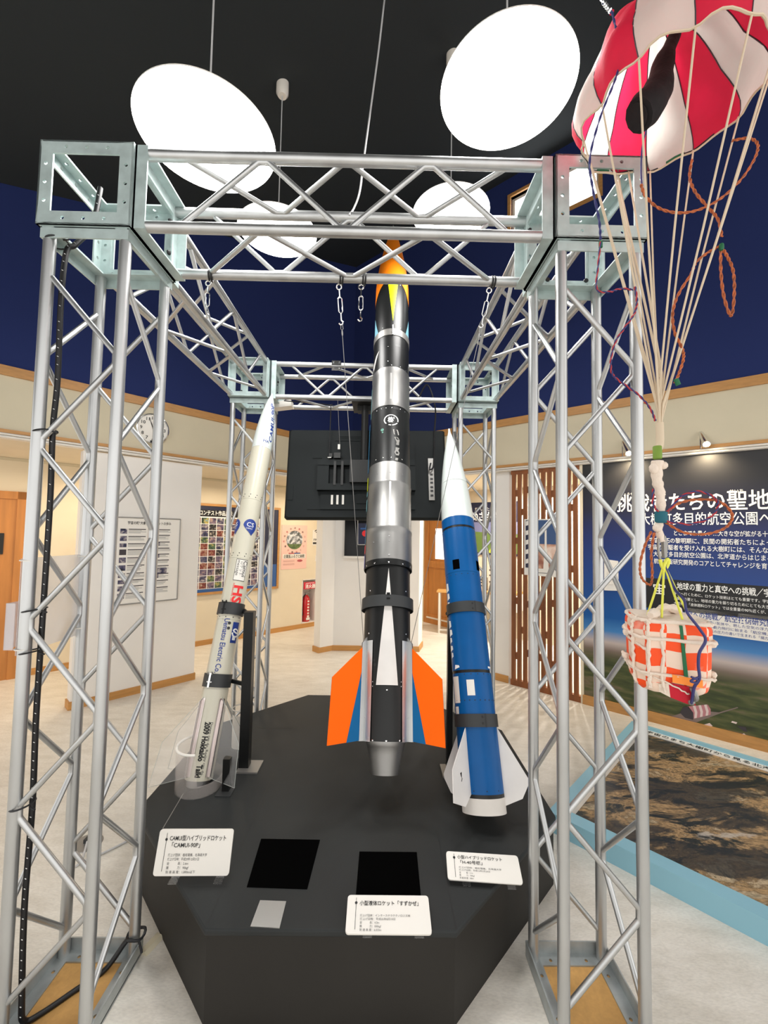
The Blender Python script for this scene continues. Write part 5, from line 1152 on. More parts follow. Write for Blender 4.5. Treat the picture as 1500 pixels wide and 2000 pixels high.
# aerial photo table beside the mural
f0 = onz(1083, 1640); HT = .10
ua = (onz(1237, 1410, HT)-onz(1070, 1584, HT)); ub = (onz(1500, 1815, HT)-onz(1100, 1605, HT))
k0 = onz(1070, 1584, HT); ua_n = V((.764, .645, 0)); ua_n = (onz(1234, 1408, HT)-k0).normalized(); ub_n = V((ua_n.y, -ua_n.x, 0))
LA = (onz(1234, 1408, HT)-k0).length; LBt = 2.4
r = thing('map_table', 'low table with a light blue frame showing an aerial photograph of fields', 'table', k0+ua_n*LA/2+ub_n*LBt/2-Z*HT)
kp = lambda a, b, z: V((k0.x, k0.y, 0))+ua_n*a+ub_n*b+Z*z
def kbox(m_, a0, a1, b0, b1, z0, z1, mi=0): m_.slab([kp(a0, b0, z1), kp(a1, b0, z1), kp(a1, b1, z1), kp(a0, b1, z1)], Z, z1-z0, mi)
mb = MB(); fw = .085
kbox(mb, 0, LA, 0, fw, 0, HT); kbox(mb, 0, fw, fw, LBt, 0, HT); kbox(mb, LA-.03, LA, fw, LBt, 0, HT); kbox(mb, fw, LA-.03, LBt-.03, LBt, 0, HT); fixnorm(mb.build('frame', M['ltblue'], r))
mb = MB(); kbox(mb, fw, LA-.03, fw, LBt-.03, .05, HT-.03); mb.build('photo_print', M['aerial'], r)
mb = MB(); g = .012; kbox(mb, fw, LA-.03, fw-.003, fw+g, HT-.03, HT+.003); kbox(mb, fw-.003, fw+g, fw, LBt, HT-.03, HT-.012); mb.build('edge_bead', M['rail'], r)
mb = MB(); kbox(mb, LA-.10, LA-.03, fw, LBt-.03, HT-.031, HT-.022); st_ = mb.build('caption_strip', M['card'], r)
mb = MB(); mb.text('宇宙のまち大樹町から見る北海道　広尾郡　大樹町', kp(LA-.088, fw+.03, HT-.0215), ub_n, ua_n, .052, 0, .01); mb.build('caption_lettering', M['ink'], st_)

# ================================================================== left wall: clock, timeline poster
c = PLp(298, 838, .03); r = thing('wall_clock', 'round white wall clock with a silver rim above the partition', 'clock', c); n = PLn; rx, ry = PLd, Z
mb = MB(); mb.lathe(c-n*.03, n, [(0, .15), (.035, .155), (.05, .150), (.052, .142), (.045, .138)], 48, cap=(True, False)); mb.build('rim', M['chrome'], r)
mb = MB(); mb.lathe(c-n*.03, n, [(.040, .140), (.041, .0)], 48, cap=(False, False)); mb.build('dial', M['white_plastic'], r)
mb = MB(); fc = c+n*.0125
for k in range(1, 13):
    a = R(90-30*k); p = fc+rx*.108*math.cos(a)+ry*(.108*math.sin(a)-.016); mb.text(str(k), p, rx, ry, .046, 0, .012, align='C')
mb.build('numerals', M['ink'], r)
def hand(ang, ln, wd): 
    a = R(90-ang); d = rx*math.cos(a)+ry*math.sin(a); s_ = n.cross(d)*wd/2; m_ = MB(); o_ = fc+n*.004; m_.slab([o_-d*.02-s_, o_-d*.02+s_, o_+d*ln+s_*.5, o_+d*ln-s_*.5], n, .0015); m_.build('hand', M['ink'], r)
hand(343, .062, .010); hand(341, .112, .007); hand(180, .10, .003)
mb = MB(); p = fc-ry*.128; mb.slab([p+rx*x+ry*y+n*.002 for x, y in ((-.02, -.008), (.02, -.008), (.02, .008), (-.02, .008))], n, .004); mb.build('maker_plate', M['darkhole'], r)
def board(name, label, cat, plane, P0, d, n, corners, th=.015, off=.02):
    a = plane(*corners[0], off); b_ = plane(*corners[1], off); t0 = (a-P0).dot(d); t1 = (b_-P0).dot(d); z1, z0 = a.z, b_.z
    r_ = thing(name, label, cat, P0+d*(t0+t1)/2+n*off+V((0, 0, z0)))
    q_ = lambda u, v, o=0.0: P0+d*(t0+(t1-t0)*u)+n*(off+o)+Z*(z0+(z1-z0)*v)
    return r_, q_, (t1-t0), (z1-z0)
r, q, w_, h_ = board('timeline_poster', 'white timeline poster in a thin silver frame on the white partition', 'poster', PLp, PLo, PLd, PLn, [(228, 1010), (346, 1170)])
mb = MB(); mb.slab([q(0, 0), q(1, 0), q(1, 1), q(0, 1)], PLn, .018); mb.build('sheet', M['white_plastic'], r)
mb = MB(); pts = [q(0, 0, .001), q(1, 0, .001), q(1, 1, .001), q(0, 1, .001)]
for i in range(4): mb.path([pts[i], pts[(i+1) % 4]], .006, 8)
mb.build('frame', M['mount_grey'], r)
mb = MB(); rc = lambda u0, v0, u1, v1, mi, o=.0015: mb.poly([q(u0, v0, o), q(u1, v0, o), q(u1, v1, o), q(u0, v1, o)], mi)
mb.text('宇宙の町“大樹町”　ロケットの歩み', q(.16, .925, .001), PLd, Z, .034, 0, .012, w_*.68)
rc(.47, .09, .535, .88, 1); rs = random.Random(9)
for col, u0 in ((0, .06), (1, .57)):
    v = .87
    while v > .10:
        hh = rs.uniform(.05, .085)
        if col == 0 or rs.random() > .55: rc(u0, v-hh*.85, u0+.10, v, 2 if rs.random() > .3 else 3)
        uu = u0+.12 if col == 0 else u0
        rc(uu, v-.010, uu+.26, v, 3, .0016)
        for k in range(int(hh/.014)-1): rc(uu, v-.024-k*.013, uu+rs.uniform(.18, .28), v-.019-k*.013, 4)
        v -= hh+.018
rc(.57, .33, .80, .40, 2); mb.build('print', [M['ink'], M['dustyred'], M['ph1'], M['plum'], mat('text_grey', rgb(150, 150, 150), .6)], r)

# ================================================================== corridor wall: contest board, pink poster, sign, extinguisher
a = BWp(322, 974, .02); b_ = BWp(543, 1149, .02); t0 = (a-BWo).dot(BWd); t1 = (b_-BWo).dot(BWd); z0 = BWp(543, 1149, .02).z; z1 = BWp(545, 992, .02).z
r = thing('notice_board', 'wood framed notice board covered with a grid of small photographs', 'notice board', BWo+BWd*(t0+t1)/2+Z*z0)
q = lambda u, v, o=0.0: BWo+BWd*(t0+(t1-t0)*u)+BWn*(.02+o)+Z*(z0+(z1-z0)*v)
wl = t1-t0; hl = z1-z0
mb = MB(); mb.slab([q(0, 0), q(1, 0), q(1, 1), q(0, 1)], BWn, .018); mb.build('backing', M['navy_paper'], r)
mb = MB(); fu, fv = .035/wl, .035/hl
for u0, v0, u1, v1 in ((0, 0, 1, fv), (0, 1-fv, 1, 1), (0, fv, fu, 1-fv), (1-fu, fv, 1, 1-fv)): mb.slab([q(u0, v0, .012), q(u1, v0, .012), q(u1, v1, .012), q(u0, v1, .012)], BWn, .03)
mb.build('frame', M['woodtrim'], r)
uE = ((BWp(508, 1000, .02)-BWo).dot(BWd)-t0)/wl; uS = fu
mb = MB(); mb.poly([q(uS, .93, .002), q(uE, .93, .002), q(uE, .855, .002), q(uS, .855, .002)][::-1], 0); mb.poly([q(uS, .06, .002), q(uE, .06, .002), q(uE, .855, .002), q(uS, .855, .002)], 1); mb.poly([q(uS, fv, .002), q(uE, fv, .002), q(uE, .065, .002), q(uS, .065, .002)], 3)
mb.slab([q(uE+.02, fv, .004), q(1-fu*1.2, fv, .004), q(1-fu*1.2, .93, .004), q(uE+.02, .93, .004)], BWn, .002, 2); mb.slab([q(uE+.02, fv, .0045), q(1-fu*1.2, fv, .0045), q(1-fu*1.2, .3, .0045), q(uE+.02, .3, .0045)], BWn, .002, 3)
uT = ((BWp(389, 1000, .02)-BWo).dot(BWd)-t0)/wl; uT1 = ((BWp(454, 1000, .02)-BWo).dot(BWd)-t0)/wl; mb.text('コンテスト作品展示', q(uT, .875, .003), BWd, Z, .075, 4, .02, wl*(uT1-uT))
ps = mb.build('poster_sheet', [M['posterblk'], M['white_ink'], M['navy_paper'], M['bluep'], M['white_ink']], r)
mb = MB(); nc_, nr_ = 12, 11; rs = random.Random(21)
for i in range(nc_):
    for j in range(nr_):
        u0 = uS+.006+(uE-uS-.01)*i/nc_; u1 = uS+(uE-uS-.01)*(i+1)/nc_; v0 = .068+(.78)*j/nr_; v1 = .062+.78*(j+1)/nr_
        mb.poly([q(u0, v0, .0035), q(u1, v0, .0035), q(u1, v1, .0035), q(u0, v1, .0035)], rs.randrange(5))
mb.build('photo_grid', [M['ph1'], M['ph2'], M['ph3'], M['ph4'], M['ph5']], ps)
r, q, w_, h_ = board('town_poster', 'pink poster with a round picture and a ring of letters on the corridor wall', 'poster', BWp, BWo, BWd, BWn, [(551, 1025), (598, 1110)], off=.004)
mb = MB(); mb.slab([q(0, 0), q(1, 0), q(1, 1), q(0, 1)], BWn, .003); mb.build('sheet', M['pink'], r)
mb = MB(); cx, cy = .5, .66; rad = .155
mb.poly([q(cx+math.cos(R(a))*.155/w_*1.0, cy+math.sin(R(a))*.155/h_, .001) for a in range(0, 360, 12)], 0)
mb.poly([q(cx+math.cos(R(a))*.153/w_, cy+math.sin(R(a))*.153/h_, .0015) for a in range(205, 336, 10)], 1)
for k, chh in enumerate('企業版ふるさと納税大樹町宇宙の'):
    a = R(90-k*24); mb.text(chh, q(cx+math.cos(a)*.20/w_-.03, cy+math.sin(a)*.20/h_-.02, .001), BWd, Z, .034, 2+(k % 2), .005)
mb.poly([q(.06, .24, .001), q(.95, .24, .001), q(.95, .34, .001), q(.06, .34, .001)], 4); mb.text('企業版ふるさと納税', q(.09, .26, .0015), BWd, Z, .06, 2, .01, w_*.82)
mb.poly([q(.28, .345, .001), q(.5, .345, .001), q(.5, .37, .001), q(.28, .37, .001)], 3); mb.poly([q(.5, .345, .001), q(.74, .345, .001), q(.74, .37, .001), q(.5, .37, .001)], 5)
for v in (.2, .185, .17, .13, .115, .1): mb.poly([q(.08, v, .001), q(.52, v, .001), q(.52, v-.006, .001), q(.08, v-.006, .001)], 6)
mb.poly([q(.62+.1*(1+math.cos(R(a)))*1.1, .185+.028*math.sin(R(a)), .001) for a in range(0, 360, 20)], 3)
mb.build('print', [M['town'], M['grass'], M['ink'], M['dustyred'], M['card'], M['bluep'], M['pinkd']], r)
r, q, w_, h_ = board('wifi_sign', 'white wireless network sign half hidden behind the pale grey pillar', 'sign', BWp, BWo, BWd, BWn, [(611, 1035), (627, 1065)], off=.004)
mb = MB(); mb.slab([q(0, 0), q(1, 0), q(1, 1), q(0, 1)], BWn, .003); mb.build('sheet', M['card'], r)
mb = MB()
for rr in (.10, .07, .04):
    for k in range(8):
        a0, a1 = R(135-k*11.25), R(135-(k+1)*11.25); P_ = lambda a, x: q(.6+math.cos(a)*x/w_, .66+math.sin(a)*x/h_, .001); mb.poly([P_(a0, rr), P_(a0, rr-.016), P_(a1, rr-.016), P_(a1, rr)])
mb.text('FREE', q(.1, .30, .001), BWd, Z, .05, 0, .01, w_*.8); mb.poly([q(.05, .08, .001), q(.95, .08, .001), q(.95, .2, .001), q(.05, .2, .001)]); mb.build('print', M['ink'], r)
r, q, w_, h_ = board('wall_switch', 'small white switch above the red extinguisher sign', 'switch', BWp, BWo, BWd, BWn, [(616, 1085), (622, 1096)], off=.008)
mb = MB(); mb.slab([q(0, 0), q(1, 0), q(1, 1), q(0, 1)], BWn, .010); mb.build('plate', M['white_plastic'], r)
r, q, w_, h_ = board('extinguisher_sign', 'red sign with white characters above the extinguisher niche', 'sign', BWp, BWo, BWd, BWn, [(593.5, 1137.5), (617.5, 1149)], off=.004)
mb = MB(); mb.slab([q(0, 0), q(1, 0), q(1, 1), q(0, 1)], BWn, .004); mb.build('plate', M['red_sign'], r)
mb = MB(); mb.text('消火器', q(.10, .16, .001), BWd, Z, .075, 0, .02, w_*.82); mb.poly([q(.15, .80, .001), q(.85, .80, .001), q(.85, .86, .001), q(.15, .86, .001)]); mb.build('lettering', M['white_ink'], r)
# niche box in the wall
mb = MB(); nt0, nt1, nz0, nz1 = 3.70, 3.98, .075, .80
for (t0_, t1_, z0_, z1_) in ((nt0, nt0+.012, nz0, nz1), (nt1-.012, nt1, nz0, nz1), (nt0, nt1, nz0, nz0+.012), (nt0, nt1, nz1-.012, nz1)): wallquad(BWo+BWn*.004, BWd, BWn, t0_, t1_, z0_, z1_, .2, mb)
wallquad(BWo-BWn*.18, BWd, BWn, nt0, nt1, nz0, nz1, .01, mb); o = mb.build('extinguisher_niche', M['panelw']); tag(o, 'white recessed niche box in the corridor wall holding the extinguisher', 'niche')
ec = BWo+BWd*3.83-BWn*.075+Z*.088
r = thing('fire_extinguisher', 'red fire extinguisher standing in the wall niche', 'fire extinguisher', ec)
mb = MB(); mb.lathe(ec, Z, [(0, .066), (.008, .07), (.36, .07), (.41, .055), (.43, .03), (.445, .028)], 32); mb.build('cylinder', M['ext_red'], r)
mb = MB(); mb.lathe(ec+Z*.445, Z, [(0, .022), (.04, .022)], 16); mb.path([ec+Z*.475, ec+Z*.485-BWn*-.02+BWd*.03, ec+Z*.51+BWd*.085], .008, 8); mb.path([ec+Z*.465, ec+Z*.462+BWd*.05, ec+Z*.445+BWd*.08], .007, 8); mb.build('lever', M['mount_grey'], r)
mb = MB(); mb.path(smooth_path([ec+Z*.455, ec+Z*.44-BWd*.05+BWn*.03, ec+Z*.38-BWd*.085+BWn*.03, ec+Z*.25-BWd*.088+BWn*.03, ec+Z*.16-BWd*.082+BWn*.03], 6), .009, 8); mb.lathe(ec+Z*.16-BWd*.082+BWn*.03, V((0, 0, -1)), [(0, .01), (.05, .016)], 12); mb.build('hose', M['cableblack'], r)
mb = MB()
for k, z in enumerate((.34, .29, .24, .19, .14, .09)): mb.lathe(ec+Z*z+BWn*.0685+BWd*.005, BWn, [(0, .016 if k < 5 else .02), (.003, .016 if k < 5 else .02)], 14)
mb.slab([ec+Z*z+BWn*.073+BWd*x for x, z in ((-.03, .03), (.04, .03), (.04, .07), (-.03, .07))], BWn, .004); mb.build('instruction_label', M['card'], r)

# black photo panel on the centre pillar
cpn = V((0, -1, 0)); cp = lambda x, y, o=0.0: onpl(x, y, (0, 4.28-o, 0), cpn)
a, b_ = cp(674, 1010), cp(800, 1088); r = thing('photo_panel', 'glossy black photo panel on the pillar behind the tall rocket', 'panel', (((a+b_)/2).x, 4.32, b_.z))
mb = MB(); mb.slab([V((a.x, 4.28, b_.z)), V((b_.x, 4.28, b_.z)), V((b_.x, 4.28, a.z+.35)), V((a.x, 4.28, a.z+.35))], cpn, .035); mb.build('panel', M['glassblack'], r)
mb = MB(); mb.box(((a.x+b_.x)/2, 4.292, b_.z-.015), (b_.x-a.x+.02, .045, .03)); mb.build('ledge', M['card'], r)
pf = lambda x, y, o: onpl(x, y, (0, 4.279-o, 0), cpn)
mb = MB(); mb.poly([pf(699, 1063, .001), pf(760, 1063, .001), pf(760, 1022, .001), pf(699, 1022, .001)], 0); mb.poly([pf(713+6*math.cos(R(a_)), 1042+6*math.sin(R(a_)), .002) for a_ in range(360, 0, -24)], 1); mb.poly([pf(704, 1034, .002), pf(720, 1034, .002), pf(720, 1031, .002), pf(704, 1031, .002)], 2)
for x0, y0, x1, y1 in ((698.5, 1015, 699.3, 1064), (698.5, 1063.4, 760, 1064.2)): mb.poly([pf(x0, y1, .002), pf(x1, y1, .002), pf(x1, y0, .002), pf(x0, y0, .002)], 3)
mb.build('print', [M['navy_paper'], M['red_ink'], M['bluep'], M['card']], r)

# ================================================================== passage on the right: table, poster, brochures
pl = onz(857, 1236); wb = .70
q0 = V((pl.x, pl.y, 0)); zt = CAM.z+(ray(857, 1154)*((q0-CAM).dot(F_))).z
dx = V((1, -.12, 0)).normalized(); dy = V((.25, 1, 0)).normalized()
r = thing('side_table', 'white legged table with a pale wooden top behind the blue rocket', 'table', q0+dx*.5)
mb = MB(); e = [q0-dx*.04-dy*.02, q0+dx*.50-dy*.02, q0+dx*.50+dy*.22, q0-dx*.04+dy*.22]; mb.slab([p+Z*zt for p in e], Z, .03); fixnorm(mb.build('table_top', M['board'], r))
for p in (q0, q0+dx*.46, q0+dx*.46+dy*.19, q0+dy*.19):
    mb = MB(); mb.path([p+Z*.0, p+Z*(zt-.03)], .017, 8); mb.build('leg', M['rail'], r)
mb = MB(); mb.path([q0+Z*.05, q0+dx*.46+Z*.05], .015, 8); mb.build('stretcher', M['rail'], r)
rw = lambda x, y, o=.0: RWp(x, y, o)
a, b_ = rw(918, 982, .03), rw(975, 1085, .03); t0, t1 = (a-RWo).dot(RWd), (b_-RWo).dot(RWd)+.3; z1, z0 = a.z, b_.z
r = thing('wall_poster', 'dark blue and green landscape poster on the far passage wall', 'poster', RWo+RWd*(t0+t1)/2+Z*z0)
q = lambda u, v, o=0.0: RWo+RWd*(t0+(t1-t0)*u)+RWn*(.02+o)+Z*(z0+(z1-z0)*v)
mb = MB(); mb.slab([q(0, 0), q(1, 0), q(1, 1), q(0, 1)], RWn, .015); mb.build('sheet', M['navy_paper'], r)
mb = MB(); mb.poly([q(0, .36, .001), q(1, .36, .001), q(1, .62, .001), q(0, .62, .001)], 0); mb.poly([q(0, .04, .0015), q(1, .04, .0015), q(1, .40, .0015), q(0, .44, .0015)], 1); mb.poly([q(.4, .04, .002), q(.75, .04, .002), q(.7, .16, .002), q(.5, .2, .002)], 2)
mb.text('めざせ宇宙の町', q(.06, .66, .002), RWd, Z, .17, 3, .03, (t1-t0)*.9); mb.text('だ い た た 宇 宙 の', q(.10, .84, .002), RWd, Z, .07, 3, .0, (t1-t0)*.8); mb.build('print', [M['dusk'], M['fieldgreen'], M['ygreen'], M['white_ink']], r)
# brochure desk under the poster
g0 = RWo+RWd*(t0-.05)+RWn*.03; g1 = RWo+RWd*(t1+.1)+RWn*.03
r = thing('brochure_desk', 'white desk under the landscape poster, mostly hidden by the back column', 'desk', (g0+g1)/2)
mb = MB()
mb.slab([p+Z*.74 for p in (g0+RWn*.5, g1+RWn*.5, g1, g0)], Z, .03, 0); mb.slab([p+Z*.70 for p in (g0+RWn*.42, g1+RWn*.42, g1, g0)], Z, .25, 1); mb.build('desk_top', [M['board'], M['white_plastic']], r)
for t_ in (.06, .5, .94):
    p = g0+(g1-g0)*t_+RWn*.4; m_ = MB(); m_.box(p+Z*.23, (.05, .05, .46)); m_.build('leg', M['rail'], r)
rs = random.Random(4)
for k in range(5):
    p = g0+(g1-g0)*(.10+.18*k)+RWn*.25+Z*.741; hgt = rs.uniform(.18, .42); wd_ = rs.uniform(.11, .15); m_ = MB(); m_.box(p+Z*hgt/2, (wd_, .18, hgt), Matrix.Rotation(R(-41), 3, 'Z'))
    o = m_.build('display_box', [M['card'], M['panelw'], M['white_plastic']][k % 3]); tag(o, ['white display box at the left end of the brochure desk', 'white display box second from the left on the brochure desk', 'white display box in the middle of the brochure desk', 'white display box second from the right on the brochure desk', 'white display box at the right end of the brochure desk'][k], 'box', 'boxes on the brochure desk')
    m_ = MB(); n_ = RWn
    for z in (.35, .6, .8): m_.slab([p+n_*.0915+RWd*x+Z*(hgt*z+y) for x, y in ((-wd_*.35, -.012), (wd_*.35, -.012), (wd_*.35, .012), (-wd_*.35, .012))], n_, .002)
    m_.build('printed_band', M['grey_ink'], o)

# ================================================================== parachute and its payload
CH = at(1306, 205, 1.20); CR = .226; J = at(1288, 812, 1.135); PB = at(1300, 1268, 1.12)
tiltn = V((-.10, .02, 1)).normalized(); ex = V((1, 0, 0)); ex = (ex-tiltn*ex.dot(tiltn)).normalized(); ey = tiltn.cross(ex)
r = thing('parachute', 'red and white striped parachute hanging at the right of the frame', 'parachute', V((CH.x, CH.y, J.z)))
NG = 12; SUB = 8; NR = 16; a_off = R(8)
def cpt(a, s):     # s: 0 at the rim, 1 at the crown
    th = s*PI/2; rr = CR*(math.cos(th)**.80)*(1+.10*math.sin(min(1, s*3)*PI)*(1 if s < .34 else 0))
    sc = abs(math.sin((a-a_off)*NG/2)); rr *= 1+.03*sc*(1-s); hgt = .30*math.sin(th)**1.05
    wv = .006*math.sin(a*7+s*5)+.004*math.sin(a*13-s*9)
    zz = hgt-.05*max(0, -math.sin(a))*(.55+.55*math.cos(a))*(1-s)-(.012*(1-sc)+.010*math.sin(a*2+1))*(1-s)
    return CH+ex*(rr+wv)*math.cos(a)+ey*(rr+wv)*math.sin(a)+tiltn*zz
for c_, nm in ((0, 'red'), (1, 'white')):
    for g in range(c_, NG, 2):
        mb = MB(); vs = []; fs = []
        for i in range(SUB+1):
            for j in range(NR+1): vs.append(cpt(a_off+2*PI*(g+i/SUB)/NG, j/NR*.985))
        fs = [(i*(NR+1)+j, (i+1)*(NR+1)+j, (i+1)*(NR+1)+j+1, i*(NR+1)+j+1) for i in range(SUB) for j in range(NR)]
        mb.add(vs, fs); o = mb.build('canopy_gore', M['chute_'+nm], r, angle=180); o['label'] = nm+' canopy gore'
mb = MB(); mb.path([cpt(2*PI*k/72, 0)-tiltn*.002 for k in range(72)], .0032, 6, True)
mb.build('hem_tape', M['cord'], r)
mb = MB()
for g in range(NG):
    a = a_off+2*PI*g/NG; mb.path([cpt(a, k/14*.97)-tiltn*.001 for k in range(15)], .0016, 6)
mb.build('seam_tape', M['plum'], r)
mb = MB()
for a0, a1, m_ in ((R(62), R(100), 0), (R(112), R(140), 0), (R(24), R(44), 0)): mb.path([cpt(a0+(a1-a0)*k/8, .02)+V((0, 0, -.004)) for k in range(9)], .0045, 6)
mb.build('black_tape', M['cableblack'], r)
mb = MB(); mb.path([cpt(R(a_), .012) for a_ in (44, 50, 56)], .0055, 8); mb.path([cpt(R(a_), .012) for a_ in (103, 108, 112)], .0055, 8); mb.build('green_tape', M['green_strap'], r)
rsl = random.Random(2); knot = J-Z*.075
for g in range(NG):
    a = a_off+2*PI*g/NG; p = cpt(a, 0); e_ = J+V((rsl.uniform(-.007, .007), rsl.uniform(-.007, .007), rsl.uniform(-.03, .05)))
    mb = MB(); md = (p+e_)/2+V((rsl.uniform(-.004, .004), 0, 0)); mb.path([p+tiltn*.004, p, md, e_, knot], .0026, 8); mb.build('suspension_line', M['cord'], r)
mb = MB(); mb.path([cpt(R(92), .05), cpt(R(92), 0)-Z*.06, J+V((.004, -.004, .1)), J], .0034, 8); mb.path([cpt(R(84), .03), J+V((.008, 0, .12)), knot], .0030, 8); mb.build('riser_cord', M['cord'], r)
# bunched black deployment bag hanging inside the canopy
bt = at(1320, 66, 1.21); mb = MB(); bp_ = [at(1322, 60, 1.22), at(1306, 96, 1.20), at(1294, 130, 1.19), at(1286, 170, 1.185), at(1272, 198, 1.18), at(1252, 222, 1.18), at(1244, 229, 1.18)]
mb.path(smooth_path(bp_, 5), [.012+.034*min(1, k/20)+.002*math.sin(k*.9)-(.014 if k > 27 else 0) for k in range(31)], 12); mb.ball(at(1284, 200, 1.18), .026, 12, sc=(.9, .8, 1)); mb.build('black_bag', M['bag_black'], r)
mb = MB(); mb.path(smooth_path([at(1252, 230, 1.18), at(1262, 250, 1.19), at(1254, 290, 1.2), at(1252, 340, 1.2), at(1256, 380, 1.17)], 6), .0022, 6); mb.build('bag_cord', M['w_blue'], r)
# rope, tape and clip between the lines and the payload
mb = MB(); kx = [J-Z*.02, knot, at(1284, 880, 1.128)]
mb.path(smooth_path(kx, 6), .010, 10); mb.build('gathered_lines', M['cord'], r)
mb = MB(); g_ = at(1284, 884, 1.127); mb.lathe(g_+Z*.018, V((0, 0, -1)), [(0, .0095), (.002, .011), (.034, .011), (.036, .009)], 14); mb.build('green_tape', mat('lime_tape', rgb(120, 150, 56), .7), r)
mb = MB(); rk = smooth_path([at(1284, 900, 1.126), at(1283, 935, 1.126), at(1289, 962, 1.125), at(1291, 1000, 1.125), at(1287, 1030, 1.124), at(1292, 1058, 1.122)], 6)
mb.path(rk, [.0145-.006*min(1, k/26)+.0015*math.sin(k*1.7) for k in range(len(rk))], 12); mb.ball(at(1277, 915, 1.122), .012, 10, sc=(1, 1, 1.3)); mb.ball(at(1296, 909, 1.122), .011, 10); mb.ball(at(1284, 1031, 1.12), .012, 10); mb.build('knotted_rope', M['rope_white'], r)
mb = MB(); tt_ = at(1291, 1010, 1.122); mb.lathe(tt_+Z*.016, V((.02, 0, -1)), [(0, .012), (.003, .0155), (.028, .0155), (.032, .012)], 14); mb.build('teal_tape', M['teal_tape'], r)
mb = MB(); mb.path(smooth_path([at(1286, 1052, 1.12), at(1286, 1075, 1.12), at(1290, 1096, 1.12)], 4), .0035, 8); mb.slab([at(x, y, 1.118) for x, y in ((1298, 1090), (1303, 1088), (1305, 1060), (1300, 1046), (1296, 1050))], V((0, -1, 0)), .012); mb.build('snap_clip', M['mount_grey'], r)
# twisted instrument wires
def wires(name, pts, rad, mi_pair, tw=90, par=r):
    p = smooth_path(pts, 10); m_ = MB()
    for s_, mi in ((0, 0), (PI, 1)):
        o_ = []
        for k, q_ in enumerate(p):
            t_ = (p[min(k+1, len(p)-1)]-p[max(k-1, 0)]).normalized(); u_ = t_.orthogonal().normalized(); v_ = t_.cross(u_); an = s_+k*.9; o_.append(q_+(u_*math.cos(an)+v_*math.sin(an))*rad*.9)
        m_.path(o_, rad, 6, mi=mi)
    return m_.build(name, [M[mi_pair[0]], M[mi_pair[1]]], par)
A_ = lambda pts, d: [at(x, y, d if not isinstance(d, tuple) else d[0]+(d[1]-d[0])*i/(len(pts)-1)) for i, (x, y) in enumerate(pts)]
wires('orange_wire_loop', A_([(1252, 360), (1262, 385), (1290, 408), (1330, 416), (1370, 408), (1410, 386), (1448, 350), (1474, 310), (1480, 282), (1462, 270), (1430, 275)], (1.14, 1.2)), .0022, ('w_orange', 'w_orange'))
wires('orange_wire_loop', A_([(1352, 312), (1347, 345), (1358, 375), (1382, 404), (1402, 428), (1410, 462)], (1.2, 1.14)), .0022, ('w_orange', 'w_orange'))
wires('orange_wire_loop', A_([(1408, 480), (1385, 492), (1360, 512), (1350, 535), (1325, 575), (1314, 612), (1318, 650), (1332, 680), (1335, 700), (1326, 730), (1318, 748)], (1.13, 1.11)), .0022, ('w_orange', 'w_orange'))
wires('orange_wire_loop', A_([(1408, 485), (1408, 530), (1414, 580), (1428, 617), (1434, 575), (1432, 530), (1420, 500), (1409, 484)], (1.13, 1.13)), .0022, ('w_orange', 'w_orange'))
mb = MB(); mb.lathe(at(1409, 476, 1.125), V((0, 0, -1)), [(0, .004), (.004, .006), (.014, .006), (.018, .004)], 10); mb.lathe(at(1320, 740, 1.10), V((.4, 0, -1)), [(0, .006), (.018, .006)], 10); mb.lathe(at(1173, 472, 1.1), V((0, 0, -1)), [(0, .005), (.016, .005)], 10); mb.build('green_tape', M['green_strap'], r)
wires('red_blue_wire', A_([(1195, 22), (1205, 60), (1218, 80), (1212, 120), (1200, 160), (1172, 230), (1152, 310), (1158, 370), (1170, 430), (1173, 468)], (1.10, 1.08)), .0018, ('w_blue', 'w_blue'))
wires('red_blue_wire', A_([(1173, 472), (1168, 520), (1166, 565), (1190, 570), (1212, 564), (1236, 566)], (1.08, 1.10)), .0016, ('w_red', 'w_blue'))
wires('red_blue_wire', A_([(1240, 560), (1244, 590), (1238, 614), (1220, 640), (1202, 668), (1193, 705), (1197, 732), (1218, 750), (1248, 772), (1270, 798), (1280, 822)], (1.08, 1.12)), .0018, ('w_red', 'w_blue'))
wires('red_blue_wire', A_([(1276, 955), (1276, 985), (1290, 1002), (1305, 998), (1330, 970), (1365, 960), (1395, 972), (1402, 990), (1385, 1012), (1345, 1024), (1300, 1018)], (1.12, 1.11)), .0020, ('w_red', 'w_blue'))
wires('orange_wire_loop', A_([(1300, 1005), (1322, 985), (1360, 976), (1405, 980), (1430, 1005), (1418, 1030), (1380, 1043), (1335, 1040), (1300, 1020)], (1.12, 1.13)), .0022, ('w_orange', 'w_orange'))
wires('orange_wire_loop', A_([(1272, 1038), (1258, 1070), (1250, 1105), (1254, 1130), (1270, 1142), (1274, 1120), (1272, 1080), (1278, 1040)], (1.11, 1.12)), .0020, ('w_orange', 'w_orange'))
mb = MB(); mb.path(smooth_path(A_([(1173, -12), (1180, 4), (1187, 14), (1195, 24)], (1.12, 1.10)), 5), [.004+.0022*(k % 2) for k in range(16)], 8); mb.build('hanging_chain', M['chrome'], r)

